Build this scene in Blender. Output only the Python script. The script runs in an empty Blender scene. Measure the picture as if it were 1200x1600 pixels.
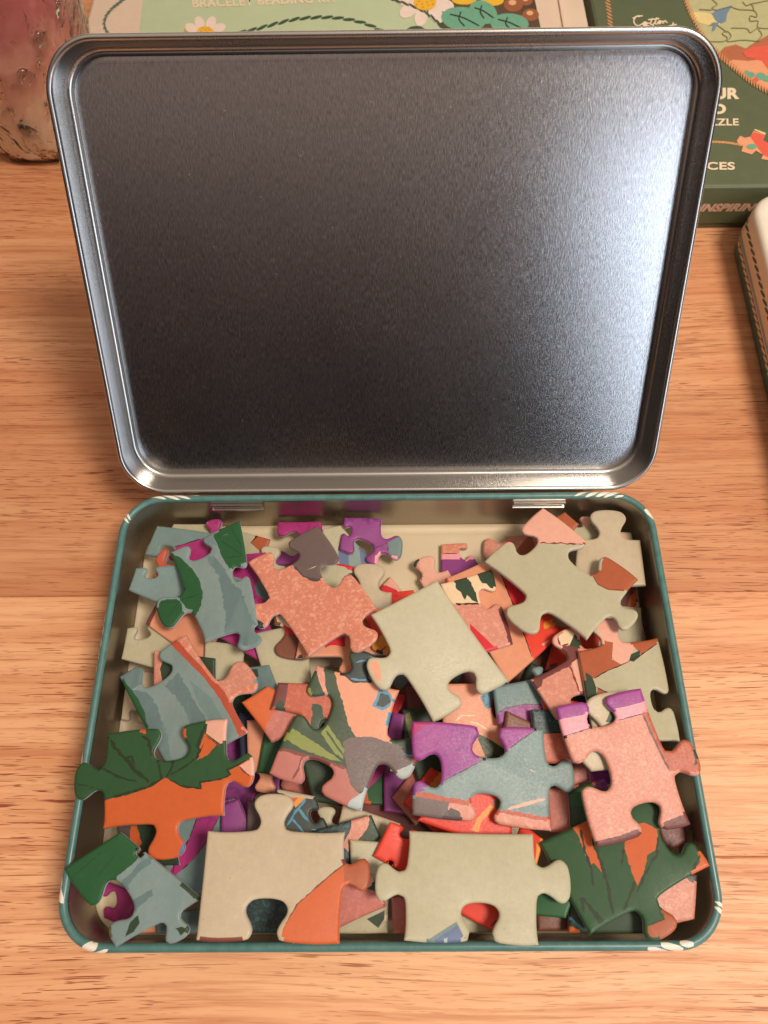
import bpy, bmesh, math, random
import numpy as np
from mathutils import Vector, Matrix
from mathutils.geometry import delaunay_2d_cdt

random.seed(7)
rng = np.random.default_rng(11)
scene = bpy.context.scene
COL = scene.collection

# ------------------------------------------------------------------ camera
PITCH, YAW, ROLL, FPX = 1.1274, -0.0167, -0.0232, 1150.0
CAM = np.array([0.0009, 0.0240, 0.2762])
_F = np.array([math.sin(YAW) * math.cos(PITCH), math.cos(YAW) * math.cos(PITCH), -math.sin(PITCH)])
_r = np.array([math.cos(YAW), -math.sin(YAW), 0.0])
_u = np.cross(_r, _F)
_R = math.cos(ROLL) * _r + math.sin(ROLL) * _u
_U = -math.sin(ROLL) * _r + math.cos(ROLL) * _u
cd = bpy.data.cameras.new('camera')
cam = bpy.data.objects.new('camera', cd)
COL.objects.link(cam)
M = Matrix(((_R[0], _U[0], -_F[0], CAM[0]), (_R[1], _U[1], -_F[1], CAM[1]), (_R[2], _U[2], -_F[2], CAM[2]), (0, 0, 0, 1)))
cam.matrix_world = M
cd.sensor_fit = 'VERTICAL'
cd.sensor_height = 32.0
cd.lens = FPX / 1600.0 * 32.0
cd.clip_start = 0.005
cd.clip_end = 50.0
cd.dof.use_dof = True
cd.dof.focus_distance = 0.265
cd.dof.aperture_fstop = 18.0
scene.camera = cam

# ------------------------------------------------------------------ world and lamps (a room with a window on the right)
world = bpy.data.worlds.new('World')
scene.world = world
world.use_nodes = True
wn = world.node_tree
_tc = wn.nodes.new('ShaderNodeTexCoord')          # dim room: dark walls, a lighter warm ceiling
_sp = wn.nodes.new('ShaderNodeSeparateXYZ')
_cr = wn.nodes.new('ShaderNodeValToRGB')
wn.links.new(_tc.outputs['Generated'], _sp.inputs[0])
wn.links.new(_sp.outputs[2], _cr.inputs[0])
_cr.color_ramp.elements.new(0.46)
_cr.color_ramp.elements.new(0.62)
for _e, _pos, _c in zip(_cr.color_ramp.elements, (0.22, 0.46, 0.62, 0.88), ((0.010, 0.009, 0.010), (0.100, 0.062, 0.062), (0.50, 0.375, 0.33), (1.0, 0.80, 0.63))):
    _e.position = _pos
    _e.color = (*_c, 1)
wn.links.new(_cr.outputs[0], wn.nodes['Background'].inputs[0])
wn.nodes['Background'].inputs[1].default_value = 0.66


def lamp(name, loc, target, size, size_y, power, color):
    l = bpy.data.lights.new(name, 'AREA')
    l.shape = 'RECTANGLE'
    l.size, l.size_y, l.energy, l.color = size, size_y, power, color
    o = bpy.data.objects.new(name, l)
    COL.objects.link(o)
    o.location = loc
    o.rotation_euler = (Vector(target) - Vector(loc)).to_track_quat('-Z', 'Y').to_euler()
    return o


lamp('ceiling_lamp', (0.46, -0.05, 1.04), (0, 0.12, 0), 0.27, 0.27, 12.0, (1.0, 0.89, 0.75))
lamp('window_lamp', (0.84, -1.06, 0.60), (0, 0.2, 0.05), 0.60, 0.95, 8.0, (0.72, 0.84, 1.0))
vs = scene.view_settings
vs.view_transform = 'Standard'
vs.look = 'None'
vs.exposure = -0.08
vs.gamma = 1.0


# ------------------------------------------------------------------ helpers
def px(x, y, plane):
    """pixel of the 1200x1600 photograph -> point on plane z = z0 + a*x + b*y"""
    z0, a, b = plane
    d = _F + _R * ((x - 600.0) / FPX) - _U * ((y - 800.0) / FPX)
    t = (z0 + a * CAM[0] + b * CAM[1] - CAM[2]) / (d[2] - a * d[0] - b * d[1])
    return CAM + d * t


def lin(r, g, b):
    f = lambda c: ((c / 255 + 0.055) / 1.055) ** 2.4 if c > 10 else c / 255 / 12.92
    return (f(r), f(g), f(b), 1.0)


def tag(o, label=None, cat=None, group=None, kind=None):
    if label: o['label'] = label
    if cat: o['category'] = cat
    if group: o['group'] = group
    if kind: o['kind'] = kind
    return o


def empty(name, loc=(0, 0, 0), rot=(0, 0, 0)):
    o = bpy.data.objects.new(name, None)
    o.empty_display_size = 0.01
    COL.objects.link(o)
    o.location = loc
    o.rotation_euler = rot
    return o


def mesh_obj(name, verts, faces, mats, parent=None, mi=None, smooth=False, loc=None):
    me = bpy.data.meshes.new(name)
    me.from_pydata([tuple(v) for v in verts], [], faces)
    if not isinstance(mats, (list, tuple)): mats = [mats]
    for m in mats: me.materials.append(m)
    if mi is not None: me.polygons.foreach_set('material_index', mi)
    if smooth: me.polygons.foreach_set('use_smooth', [True] * len(me.polygons))
    me.update()
    o = bpy.data.objects.new(name, me)
    COL.objects.link(o)
    if parent is not None: o.parent = parent
    if loc is not None: o.location = loc
    return o


class NT:
    """tiny node-tree builder"""
    def __init__(self, name):
        self.m = bpy.data.materials.new(name)
        self.m.use_nodes = True
        self.t = self.m.node_tree
        self.b = self.t.nodes['Principled BSDF']
    def n(self, typ, **kw):
        nd = self.t.nodes.new(typ)
        for k, v in kw.items():
            if k.startswith('i_'):
                key = k[2:]
                key = int(key) if key.isdigit() else key.replace('_', ' ')
                nd.inputs[key].default_value = v
            else: setattr(nd, k, v)
        return nd
    def l(self, a, b): self.t.links.new(a, b)
    def ramp(self, fac, stops, interp='LINEAR'):
        r = self.n('ShaderNodeValToRGB')
        cr = r.color_ramp
        cr.interpolation = interp
        while len(cr.elements) < len(stops): cr.elements.new(0.5)
        for e, (p, c) in zip(cr.elements, stops):
            e.position = p
            e.color = c if len(c) == 4 else (*c, 1)
        self.l(fac, r.inputs[0])
        return r.outputs[0]
    def coords(self, scale=(1, 1, 1), kind='Object', rot=(0, 0, 0)):
        tc = self.n('ShaderNodeTexCoord')
        mp = self.n('ShaderNodeMapping')
        mp.inputs['Scale'].default_value = scale
        mp.inputs['Rotation'].default_value = rot
        self.l(tc.outputs[kind], mp.inputs[0])
        return mp.outputs[0]
    def noise(self, vec, scale, detail=2, rough=0.5, dist=0.0):
        nd = self.n('ShaderNodeTexNoise')
        nd.inputs['Scale'].default_value = scale
        nd.inputs['Detail'].default_value = detail
        nd.inputs['Roughness'].default_value = rough
        nd.inputs['Distortion'].default_value = dist
        self.l(vec, nd.inputs['Vector'])
        return nd.outputs[0]
    def mix(self, fac, a, b, mode='MIX'):
        nd = self.n('ShaderNodeMix', data_type='RGBA', blend_type=mode)
        for sock, v in ((nd.inputs[0], fac), (nd.inputs[6], a), (nd.inputs[7], b)):
            if hasattr(v, 'is_output'): self.l(v, sock)
            elif isinstance(v, (int, float)): sock.default_value = v
            else: sock.default_value = v if len(v) == 4 else (*v, 1)
        return nd.outputs[2]
    def math(self, op, a, b=0.5):
        nd = self.n('ShaderNodeMath', operation=op)
        for sock, v in ((nd.inputs[0], a), (nd.inputs[1], b)):
            if hasattr(v, 'is_output'): self.l(v, sock)
            else: sock.default_value = v
        return nd.outputs[0]
    def bump(self, h, strength, dist=0.001):
        nd = self.n('ShaderNodeBump')
        nd.inputs['Strength'].default_value = strength
        nd.inputs['Distance'].default_value = dist
        self.l(h, nd.inputs['Height'])
        self.l(nd.outputs[0], self.b.inputs['Normal'])
        return nd
    def set(self, **kw):
        for k, v in kw.items():
            s = self.b.inputs[k.replace('_', ' ')]
            if hasattr(v, 'is_output'): self.l(v, s)
            elif isinstance(v, tuple) and len(v) == 3: s.default_value = (*v, 1)
            else: s.default_value = v
        return self.m


def plain(name, col, rough=0.5, metal=0.0, var=0.06, scale=300):
    t = NT(name)
    v = t.noise(t.coords(), scale, 3, 0.6)
    lo = tuple(c * (1 - var) for c in col[:3])
    hi = tuple(min(1, c * (1 + var)) for c in col[:3])
    t.set(Base_Color=t.ramp(v, [(0.3, lo), (0.7, hi)]), Roughness=rough, Metallic=metal)
    return t.m


# ------------------------------------------------------------------ wooden table top made of glued planks
def wood_material():
    t = NT('rubberwood')
    oi = t.n('ShaderNodeObjectInfo')
    tc = t.n('ShaderNodeTexCoord')
    off = t.n('ShaderNodeVectorMath', operation='MULTIPLY_ADD')
    cmb = t.n('ShaderNodeCombineXYZ')
    for i in range(3): t.l(oi.outputs['Random'], cmb.inputs[i])
    t.l(cmb.outputs[0], off.inputs[0])
    off.inputs[1].default_value = (3.1, 1.7, 0.9)
    t.l(tc.outputs['Object'], off.inputs[2])
    base = off.outputs[0]
    # slow warp so that the grain wanders
    wn_ = t.n('ShaderNodeTexNoise')
    wn_.inputs['Scale'].default_value = 5.0
    wn_.inputs['Detail'].default_value = 2.0
    t.l(base, wn_.inputs['Vector'])
    wv = t.n('ShaderNodeVectorMath', operation='MULTIPLY_ADD')
    t.l(wn_.outputs[1], wv.inputs[0])
    wv.inputs[1].default_value = (0.0, 0.016, 0.0)
    t.l(base, wv.inputs[2])
    def st(sx, sy):
        m = t.n('ShaderNodeMapping')
        m.inputs['Scale'].default_value = (sx, sy, 1)
        t.l(wv.outputs[0], m.inputs[0])
        return m.outputs[0]
    broad = t.noise(st(3, 48), 1.0, 5, 0.62)
    fine = t.noise(st(16, 520), 1.0, 5, 0.66)
    pores = t.math('MAXIMUM', t.noise(st(48, 1500), 1.0, 1, 0.4), t.noise(st(120, 2100), 1.0, 1, 0.4))
    pmask = t.noise(st(10, 34), 1.0, 2, 0.5)
    blot = t.noise(base, 5.0, 2, 0.5)
    c = t.ramp(broad, [(0.28, lin(210, 152, 112)), (0.45, lin(227, 176, 138)), (0.56, lin(238, 193, 155)), (0.64, lin(228, 177, 138)), (0.78, lin(208, 150, 109))])
    c = t.mix(t.ramp(blot, [(0.35, (0, 0, 0)), (0.75, (0.55, 0.55, 0.55))]), c, lin(218, 152, 112))
    c = t.mix(t.ramp(fine, [(0.47, (0, 0, 0)), (0.64, (0.55, 0.55, 0.55))]), c, lin(188, 124, 88))
    pm = t.math('MULTIPLY', t.ramp(pores, [(0.635, (0, 0, 0)), (0.70, (1, 1, 1))]), t.ramp(pmask, [(0.34, (0.15,) * 3), (0.60, (0.95,) * 3)]))
    c = t.mix(pm, c, lin(142, 74, 46))
    tint = t.ramp(oi.outputs['Random'], [(0.0, (0.78, 0.62, 0.50)), (0.5, (0.93, 0.78, 0.65)), (1.0, (1.02, 0.90, 0.77))])
    c = t.mix(1.0, c, tint, 'MULTIPLY')
    t.set(Base_Color=c, Roughness=t.ramp(fine, [(0.3, (0.42,) * 3), (0.8, (0.58,) * 3)]))
    t.b.inputs['Specular IOR Level'].default_value = 0.35
    t.bump(t.math('SUBTRACT', 1.0, pm), 0.25, 0.0003)
    return t.m


WOOD = wood_material()
table = tag(empty('table_top', (0, 0.2, 0)), 'table top of glued pale orange-brown wooden planks under everything', 'table', kind='structure')
del table['category']
seams = [-0.26, -0.165, -0.0705, 0.0250, 0.1195, 0.2150, 0.3110, 0.4060, 0.5010, 0.596, 0.691, 0.786]
for i, (y0, y1) in enumerate(zip(seams[:-1], seams[1:])):
    g, w, x0, x1 = 0.00006, 0.0004, -0.62, 0.62
    yc = (y0 + y1) / 2
    a, b = y0 + g - yc, y1 - g - yc
    vs_ = [(x0, a, -0.022), (x1, a, -0.022), (x1, b, -0.022), (x0, b, -0.022),
           (x0, a, -w), (x1, a, -w), (x1, b, -w), (x0, b, -w),
           (x0, a + w, 0), (x1, a + w, 0), (x1, b - w, 0), (x0, b - w, 0)]
    fs_ = [(3, 2, 1, 0), (8, 9, 10, 11)]
    for q in range(4):
        r = (q + 1) % 4
        fs_.append((q, r, 4 + r, 4 + q))
        fs_.append((4 + q, 4 + r, 8 + r, 8 + q))
    o = mesh_obj('plank', vs_, fs_, WOOD, table, loc=(0, yc - 0.2, 0))

# ------------------------------------------------------------------ metals and prints
def tin_inside(name, vertical=True, base=(0.50, 0.48, 0.45), rough=0.30, contrast=1.0, aniso=0.55):
    t = NT(name)
    sc = (5200, 520, 520) if vertical else (130, 130, 2600)
    n1 = t.noise(t.coords(sc), 1.0, 3, 0.65)
    n2 = t.noise(t.coords((1, 1, 1)), 14.0, 3, 0.6)
    lo = tuple(c * (1 - 0.28 * contrast) for c in base)
    hi = tuple(min(1, c * (1 + 0.22 * contrast)) for c in base)
    c = t.ramp(n1, [(0.30, lo), (0.72, hi)])
    vo = t.n('ShaderNodeTexVoronoi')
    vo.inputs['Scale'].default_value = 120
    t.l(t.coords(), vo.inputs['Vector'])
    if contrast > 0.5: c = t.mix(t.ramp(vo.outputs['Distance'], [(0.030, (0.8,) * 3), (0.045, (0, 0, 0))]), c, (0.8, 0.78, 0.76))
    t.set(Base_Color=c, Metallic=1.0)
    r = t.math('ADD', t.math('MULTIPLY', n1, 0.14 * contrast), t.math('MULTIPLY', n2, 0.09))
    t.set(Roughness=t.math('ADD', r, rough - 0.09))
    t.b.inputs['Anisotropic'].default_value = aniso
    tg = t.n('ShaderNodeTangent', direction_type='RADIAL', axis='X' if vertical else 'Z')
    if vertical:
        t.l(tg.outputs[0], t.b.inputs['Tangent'])
    t.bump(n1, 0.07 * contrast, 0.0002)
    return t.m


TIN_PANEL = tin_inside('brushed_tin_panel', True, (0.47, 0.455, 0.45), rough=0.165, contrast=1.35, aniso=0.6)
TIN_WALL = tin_inside('bright_tin', True, (0.54, 0.52, 0.49), 0.31, 0.2, 0.0)
TIN_FLOOR = plain('lacquered_tin_floor', lin(206, 188, 158), 0.45, 0.0, 0.04, 60)
TIN_BACK = tin_inside('lacquered_tin_wall', True, (0.36, 0.32, 0.27), 0.36, 0.2, 0.0)
def worn_teal():
    t = NT('teal_printed_tin')
    co = t.coords()
    c = t.ramp(t.noise(co, 260, 4, 0.65), [(0.3, lin(68, 108, 105)), (0.7, lin(86, 126, 121))])
    chip = t.ramp(t.noise(co, 330, 3, 0.6), [(0.735, (0, 0, 0)), (0.75, (0.8,) * 3)])
    t.set(Base_Color=t.mix(chip, c, lin(190, 190, 180)), Roughness=t.ramp(t.noise(co, 90, 3, 0.6), [(0.3, (0.28,) * 3), (0.7, (0.46,) * 3)]))
    return t.m


TEAL = worn_teal()
ROPE_WHITE = plain('white_print', lin(232, 222, 205), 0.45)
CREAM_TIN = plain('cream_printed_tin', lin(238, 226, 208), 0.36, 0.0, 0.03, 200)
DARKGREEN_PRINT = plain('dark_green_print', lin(58, 92, 84), 0.5)


def rounded_rect(hx0, hx1, hy0, hy1, r, n=14):
    """corner points counter-clockwise starting at the front right"""
    out = []
    for cx, cy, a0 in ((hx1 - r, hy0 + r, -90), (hx1 - r, hy1 - r, 0), (hx0 + r, hy1 - r, 90), (hx0 + r, hy0 + r, 180)):
        for k in range(n + 1):
            a = math.radians(a0 + 90.0 * k / n)
            out.append((cx + r * math.cos(a), cy + r * math.sin(a)))
    # add points along the straight sides
    res = []
    for i in range(len(out)):
        p, q = out[i], out[(i + 1) % len(out)]
        res.append(p)
        d = math.hypot(q[0] - p[0], q[1] - p[1])
        m = int(d / 0.012)
        for k in range(1, m): res.append((p[0] + (q[0] - p[0]) * k / m, p[1] + (q[1] - p[1]) * k / m))
    return res


def pan(name, W0, W1, D0, D1, R, profile, mats, parent, cap_mi, flip=False, n=14):
    """sweep profile [(inset, z, material index)] round a rounded rectangle, cap the last loop"""
    verts, faces, mi = [], [], []
    L = None
    for ins, z, _ in profile:
        lp = rounded_rect(W0 + ins, W1 - ins, D0 + ins, D1 - ins, max(R - ins, 0.0006), n)
        if L is None:
            base = rounded_rect(W0, W1, D0, D1, R, n)
            L = len(base)
        # offset the base loop along its normals so every loop has the same count
        pts = []
        for i in range(L):
            a, b, c = base[i - 1], base[i], base[(i + 1) % L]
            tx, ty = c[0] - a[0], c[1] - a[1]
            d = math.hypot(tx, ty) or 1
            pts.append((b[0] - ty / d * ins, b[1] + tx / d * ins, z))
        verts += pts
    for k in range(len(profile) - 1):
        for i in range(L):
            j = (i + 1) % L
            f = (k * L + i, k * L + j, (k + 1) * L + j, (k + 1) * L + i)
            faces.append(f if not flip else f[::-1])
            mi.append(profile[k + 1][2])
    f = tuple(range((len(profile) - 1) * L, len(profile) * L))
    faces.append(f if not flip else f[::-1])
    mi.append(cap_mi)
    o = mesh_obj(name, verts, faces, mats, parent, mi, True)
    o.data.polygons[-1].use_smooth = False
    return o, base


W, D, HT = 0.2000, 0.1505, 0.027          # open tin: width, depth, height
RC = 0.0155
FLOOR_Z = 0.0022


def bead(r, cin, cz, a0, a1, n, mi):
    return [(cin - r * math.cos(math.radians(a0 + (a1 - a0) * k / n)), cz + r * math.sin(math.radians(a0 + (a1 - a0) * k / n)), mi) for k in range(n + 1)]


RB = 0.00135                                # rolled rim radius


def tray_profile(ht):
    p = [(0.004, 0.0, 0), (0.0013, 0.0004, 0), (0.0005, 0.0018, 0), (0.0005, ht - 0.004, 0), (0.0003, ht - 2 * RB, 0)]
    p += bead(RB, RB, ht - RB, -40, 170, 14, 0)
    p += [(0.0025, ht - 0.0028, 1), (0.0026, ht - 0.006, 1), (0.0026, 0.0045, 1)]
    p += [(0.0026 + 0.0028 * (1 - math.cos(math.radians(a))), 0.0045 - 0.0023 * math.sin(math.radians(a)), 1 if a < 40 else 2) for a in (25, 50, 75, 90)]
    p += [(0.0062, 0.00220, 2), (0.0068, 0.0025, 2), (0.0074, 0.0026, 2), (0.0088, 0.0026, 2), (0.0100, 0.0026, 2)]
    return p


tin = tag(empty('puzzle_tin', (0, D / 2, 0)), 'open hinged metal tin with teal rim and brushed lid, full of jigsaw pieces', 'tin')
tray, rim_loop = pan('tray', -W / 2, W / 2, -D / 2, D / 2, RC, tray_profile(HT), [TEAL, TIN_BACK, TIN_FLOOR], tin, 2)


def rim_print(points, parent, name='rope_print'):
    """slanted strokes of white print that follow the rolled rim: (start index fraction, length m, angle from, angle to, slant m)"""
    base = rim_loop
    L = len(base)
    cum = [0]
    for i in range(L): cum.append(cum[-1] + math.dist(base[i], base[(i + 1) % L]))
    def at(s):
        s %= cum[-1]
        i = max(k for k in range(L) if cum[k] <= s)
        p, q = base[i], base[(i + 1) % L]
        f = (s - cum[i]) / max(1e-9, cum[i + 1] - cum[i])
        a, b = base[i - 1], base[(i + 2) % L]
        tx, ty = q[0] - p[0], q[1] - p[1]
        d = math.hypot(tx, ty)
        return p[0] + tx * f, p[1] + ty * f, -ty / d, tx / d
    for s0, ln, a0, a1, slant in points:
        verts, faces = [], []
        nu, nv = 6, 7
        for v in range(nv + 1):
            fv = v / nv
            wv_ = math.sin(math.pi * min(max(fv, 0.06), 0.94)) ** 0.55
            for u in range(nu + 1):
                s = s0 + slant * (fv - 0.5) + ln * wv_ * (u / nu - 0.5)
                x, y, nx, ny = at(s)
                ang = math.radians(a0 + (a1 - a0) * fv)
                ins = RB - (RB + 0.00004) * math.cos(ang)
                verts.append((x + nx * ins, y + ny * ins, HT - RB + (RB + 0.00004) * math.sin(ang)))
        for v in range(nv):
            for u in range(nu):
                k = v * (nu + 1) + u
                faces.append((k, k + 1, k + nu + 2, k + nu + 1))
        mesh_obj(name, verts, faces, ROPE_WHITE, parent, smooth=True)
    return cum[-1], at


def rim_s(x, y):
    """arc length along the rim nearest to a world xy"""
    best, bs, s = 1e9, 0, 0
    L = len(rim_loop)
    for i in range(L):
        p, q = rim_loop[i], rim_loop[(i + 1) % L]
        d = math.dist(p, q)
        for k in range(6):
            f = k / 6
            e = math.hypot(p[0] + (q[0] - p[0]) * f - x, p[1] + (q[1] - p[1]) * f - (y - D / 2))
            if e < best: best, bs = e, s + d * f
        s += d
    return bs


_rp = []
for (ix, iy, ln, a0, a1, sl) in [
        (247, 778, .0030, 20, 120, -.006), (262, 776, .0034, 10, 130, -.007), (280, 774, .0034, 10, 120, -.007), (300, 773, .0024, 0, 60, -.006),
        (197, 812, .0012, 0, 150, .002), (200, 806, .0012, 0, 150, .002),
        (915, 768, .0026, 0, 120, .006), (929, 768, .0030, 0, 140, .006), (942, 769, .0034, 0, 140, .006), (957, 770, .0030, 20, 150, .006), (968, 773, .0020, 80, 150, .003),
        (1017, 802, .0050, 0, 110, .003),
        (162, 958, .0040, -10, 50, .006), (160, 975, .0040, -10, 55, .006), (157, 992, .0040, -10, 55, .006), (154, 1010, .0044, -10, 50, .006), (150, 1030, .0044, -10, 45, .006),
        (128, 1180, .0050, -10, 60, .004), (128, 1195, .004, -10, 60, .004),
        (97, 1372, .0030, -10, 60, .004), (98, 1392, .0040, -10, 110, .004),
        (137, 1474, .0024, 0, 150, .002), (145, 1477, .0030, 10, 150, .002), (156, 1484, .0030, -20, 80, .004),
        (1125, 1413, .0012, 0, 140, .001), (1123, 1421, .0014, 0, 140, .001),
        (1030, 1485, .0056, -20, 80, -.004), (1052, 1478, .0056, 20, 130, -.004), (1073, 1472, .0040, 60, 150, -.002)]:
    P = px(ix, iy, (HT, 0, 0))
    _rp.append((rim_s(P[0], P[1]), ln, a0, a1, sl))
rim_print(_rp, tray)

# hinge tabs on the back wall of the tray
for xa, xb in ((330, 410), (803, 884)):
    A, B = px(xa, 786, (HT - 0.003, 0, 0)), px(xb, 786, (HT - 0.003, 0, 0))
    x0, x1 = A[0], B[0]
    verts, faces = [], []
    prof = [(0.0, 0.0), (-0.0011, 0.0001), (-0.0013, -0.0006), (-0.0011, -0.0013), (-0.0004, -0.0015), (-0.0004, -0.0030), (-0.0013, -0.0032), (-0.0014, -0.0039), (0.0, -0.0042)]
    y0 = D / 2 - 0.0026
    for xx in (x0, x1):
        for py, pz in prof: verts.append((xx, y0 + py, HT - 0.0030 + pz))
    n_ = len(prof)
    for k in range(n_ - 1): faces.append((k, k + 1, n_ + k + 1, n_ + k))
    faces += [tuple(range(n_))[::-1], tuple(range(n_, 2 * n_))]
    mesh_obj('hinge_tab', verts, faces, TIN_WALL, tin)

# lid: built in its own frame (x right, y up the lid, z towards the inside), then turned back about the hinge
LW, LL, LDEP, LTH = 0.2006, 0.1484, 0.0108, 0.933
def lid_profile(dep):
    p = [(0.0045, -dep - 0.0006, 0), (0.0018, -dep, 0), (0.0008, -dep + 0.0020, 0), (0.0008, -0.0032, 0)]
    rb = 0.0010
    p += bead(rb, rb, -rb, -45, 175, 12, 1)[:]
    p = [(a, b, (0 if (k < 9) else c)) for k, (a, b, c) in enumerate(p)]
    p += [(0.0021, -0.0022, 1), (0.0023, -0.0050, 1), (0.0027, -dep + 0.0024, 1), (0.0030, -dep + 0.0014, 1), (0.0037, -dep + 0.0007, 1), (0.0046, -dep + 0.0006, 1),
          (0.0049, -dep + 0.0009, 1), (0.0053, -dep + 0.0010, 2), (0.0070, -dep + 0.0009, 2)]
    return p


lid, _ = pan('lid', -LW / 2, LW / 2, 0.0, LL, 0.0165, lid_profile(LDEP), [CREAM_TIN, TIN_WALL, TIN_PANEL], tin, 2)
lid.location = (0.0001, D / 2 + 0.0003, HT - 0.0010)
lid.rotation_euler = (LTH, 0, 0)

# ------------------------------------------------------------------ jigsaw pieces: print colours
def card(name, col, rough=0.43, var=0.07, mode='plain', col2=None):
    """printed card: flat ink with faint linen grain; some inks are speckled, mottled or brushed in the artwork itself"""
    t = NT('print_' + name)
    col = tuple(v * 0.90 for v in col[:3])
    col2 = tuple(v * 0.90 for v in col2[:3]) if col2 else None
    co = t.coords()
    n = t.noise(co, 420, 6, 0.75)
    c = t.ramp(n, [(0.3, tuple(x * (1 - var) for x in col[:3])), (0.7, tuple(min(1, x * (1 + var)) for x in col[:3]))])
    if mode == 'speckle':
        s = t.noise(co, 760, 3, 0.6, 0.8)
        c = t.mix(t.ramp(s, [(0.50, (0, 0, 0)), (0.64, (0.9,) * 3)]), c, col2)
    elif mode == 'mottle':
        s = t.noise(co, 480, 2, 0.5)
        s0 = t.noise(co, 90, 1, 0.5)
        c = t.mix(t.math('MULTIPLY', t.ramp(s, [(0.52, (0, 0, 0)), (0.58, (0.9,) * 3)]), t.ramp(s0, [(0.42, (0.15,) * 3), (0.62, (1,) * 3)])), c, col2)
        s2 = t.noise(co, 45, 1, 0.5)
        c = t.mix(t.ramp(s2, [(0.4, (0, 0, 0)), (0.6, (0.45,) * 3)]), c, tuple(min(1, v * f) for v, f in zip(col[:3], (1.35, 0.95, 1.0))))
    elif mode == 'brush':
        s = t.noise(t.coords((1, 0.22, 1), rot=(0, 0, 0.5)), 90, 3, 0.6)
        c = t.mix(t.ramp(s, [(0.44, (0, 0, 0)), (0.54, (0.6,) * 3)]), c, col2)
    g1 = t.noise(co, 1500, 2, 0.5)
    fl = t.n('ShaderNodeTexVoronoi')
    fl.inputs['Scale'].default_value = 210
    t.l(co, fl.inputs['Vector'])
    fleck = t.ramp(fl.outputs['Distance'], [(0.035, (0.55,) * 3), (0.055, (0, 0, 0))])
    c = t.mix(fleck, c, tuple(x * 0.55 for x in col[:3]))
    t.set(Base_Color=c, Roughness=t.ramp(g1, [(0.3, (rough - 0.05,) * 3), (0.7, (rough + 0.08,) * 3)]))
    t.b.inputs['Specular IOR Level'].default_value = 0.34
    t.bump(t.noise(co, 2300, 2, 0.6), 0.09, 0.00010)
    return t.m


INK = {
    'sage': card('sage', lin(188, 180, 150)),
    'beige': card('beige', lin(196, 178, 150)),
    'cream': card('cream', lin(236, 204, 166)),
    'salmon': card('salmon', lin(216, 134, 110), mode='speckle', col2=lin(236, 172, 146)),
    'pink': card('pink', lin(212, 140, 120), mode='speckle', col2=lin(228, 164, 142)),
    'rose': card('rose', lin(190, 110, 98), mode='speckle', col2=lin(202, 126, 112)),
    'softpink': card('softpink', lin(232, 172, 150)),
    'candy': card('candy', lin(240, 158, 170)),
    'peach': card('peach', lin(226, 152, 118)),
    'blue': card('blue', lin(120, 142, 140)),
    'bluelight': card('bluelight', lin(134, 152, 149), mode='brush', col2=lin(122, 142, 140)),
    'bluedark': card('bluedark', lin(106, 128, 128), mode='brush', col2=lin(122, 142, 140)),
    'pale': card('pale', lin(178, 188, 186)),
    'green': card('green', lin(44, 92, 54)),
    'maple': card('maple', lin(48, 84, 50)),
    'deepgreen': card('deepgreen', lin(52, 70, 50)),
    'stripe': card('stripe', lin(60, 76, 52)),
    'lime': card('lime', lin(136, 142, 70)),
    'vein': card('vein', lin(44, 56, 34)),
    'veing': card('veing', lin(36, 76, 44)),
    'orange': card('orange', lin(208, 98, 48)),
    'amber': card('amber', lin(238, 150, 58)),
    'rust': card('rust', lin(176, 92, 58)),
    'brown': card('brown', lin(124, 74, 56)),
    'redbrown': card('redbrown', lin(186, 92, 68), mode='speckle', col2=lin(200, 112, 86)),
    'stripebrown': card('stripebrown', lin(186, 84, 60)),
    'maroon': card('maroon', lin(116, 62, 58)),
    'brick': card('brick', lin(186, 112, 100)),
    'mortar': card('mortar', lin(128, 64, 56)),
    'line': card('line', lin(52, 36, 30)),
    'red': card('red', lin(232, 68, 48)),
    'crimson': card('crimson', lin(216, 44, 56)),
    'purple': card('purple', lin(152, 68, 142), mode='mottle', col2=lin(116, 56, 128)),
    'violet': card('violet', lin(142, 62, 132), mode='mottle', col2=lin(112, 46, 112)),
    'magenta': card('magenta', lin(168, 50, 118), mode='mottle', col2=lin(146, 42, 106)),
    'grey': card('grey', lin(112, 94, 90)),
    'greydark': card('greydark', lin(88, 76, 76)),
    'teal': card('teal', lin(46, 62, 62), mode='speckle', col2=lin(70, 104, 108)),
    'petal': card('petal', lin(54, 64, 60)),
    'sky': card('sky', lin(86, 138, 162), mode='speckle', col2=lin(52, 88, 104)),
    'cyan': card('cyan', lin(86, 146, 176)),
    'denim': card('denim', lin(98, 114, 150)),
    'navy': card('navy', lin(60, 64, 88)),
    'olive': card('olive', lin(104, 98, 62)),
}
CORE = card('paper_core', lin(192, 186, 186), rough=0.75)
THK = 0.0018
LIM = 0.12
SLACK = 0.012


def region_in(poly, X, Y):
    """points inside polygon, vectorised"""
    poly = np.asarray(poly)
    x0, y0 = poly[:, 0], poly[:, 1]
    x1, y1 = np.roll(x0, -1), np.roll(y0, -1)
    ins = np.zeros(X.shape, bool)
    for a, b, c, d in zip(x0, y0, x1, y1):
        if b == d: continue
        m = ((b > Y) != (d > Y)) & (X < (c - a) * (Y - b) / (d - b) + a)
        ins ^= m
    return ins


TAB = [(-0.52, 0.015), (-0.37, 0.10), (-0.325, 0.25), (-0.40, 0.43), (-0.525, 0.62), (-0.545, 0.78), (-0.42, 0.93), (-0.2, 0.99), (0, 1.0)]
TAB = TAB + [(-x, y) for x, y in TAB[-2::-1]]


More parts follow.
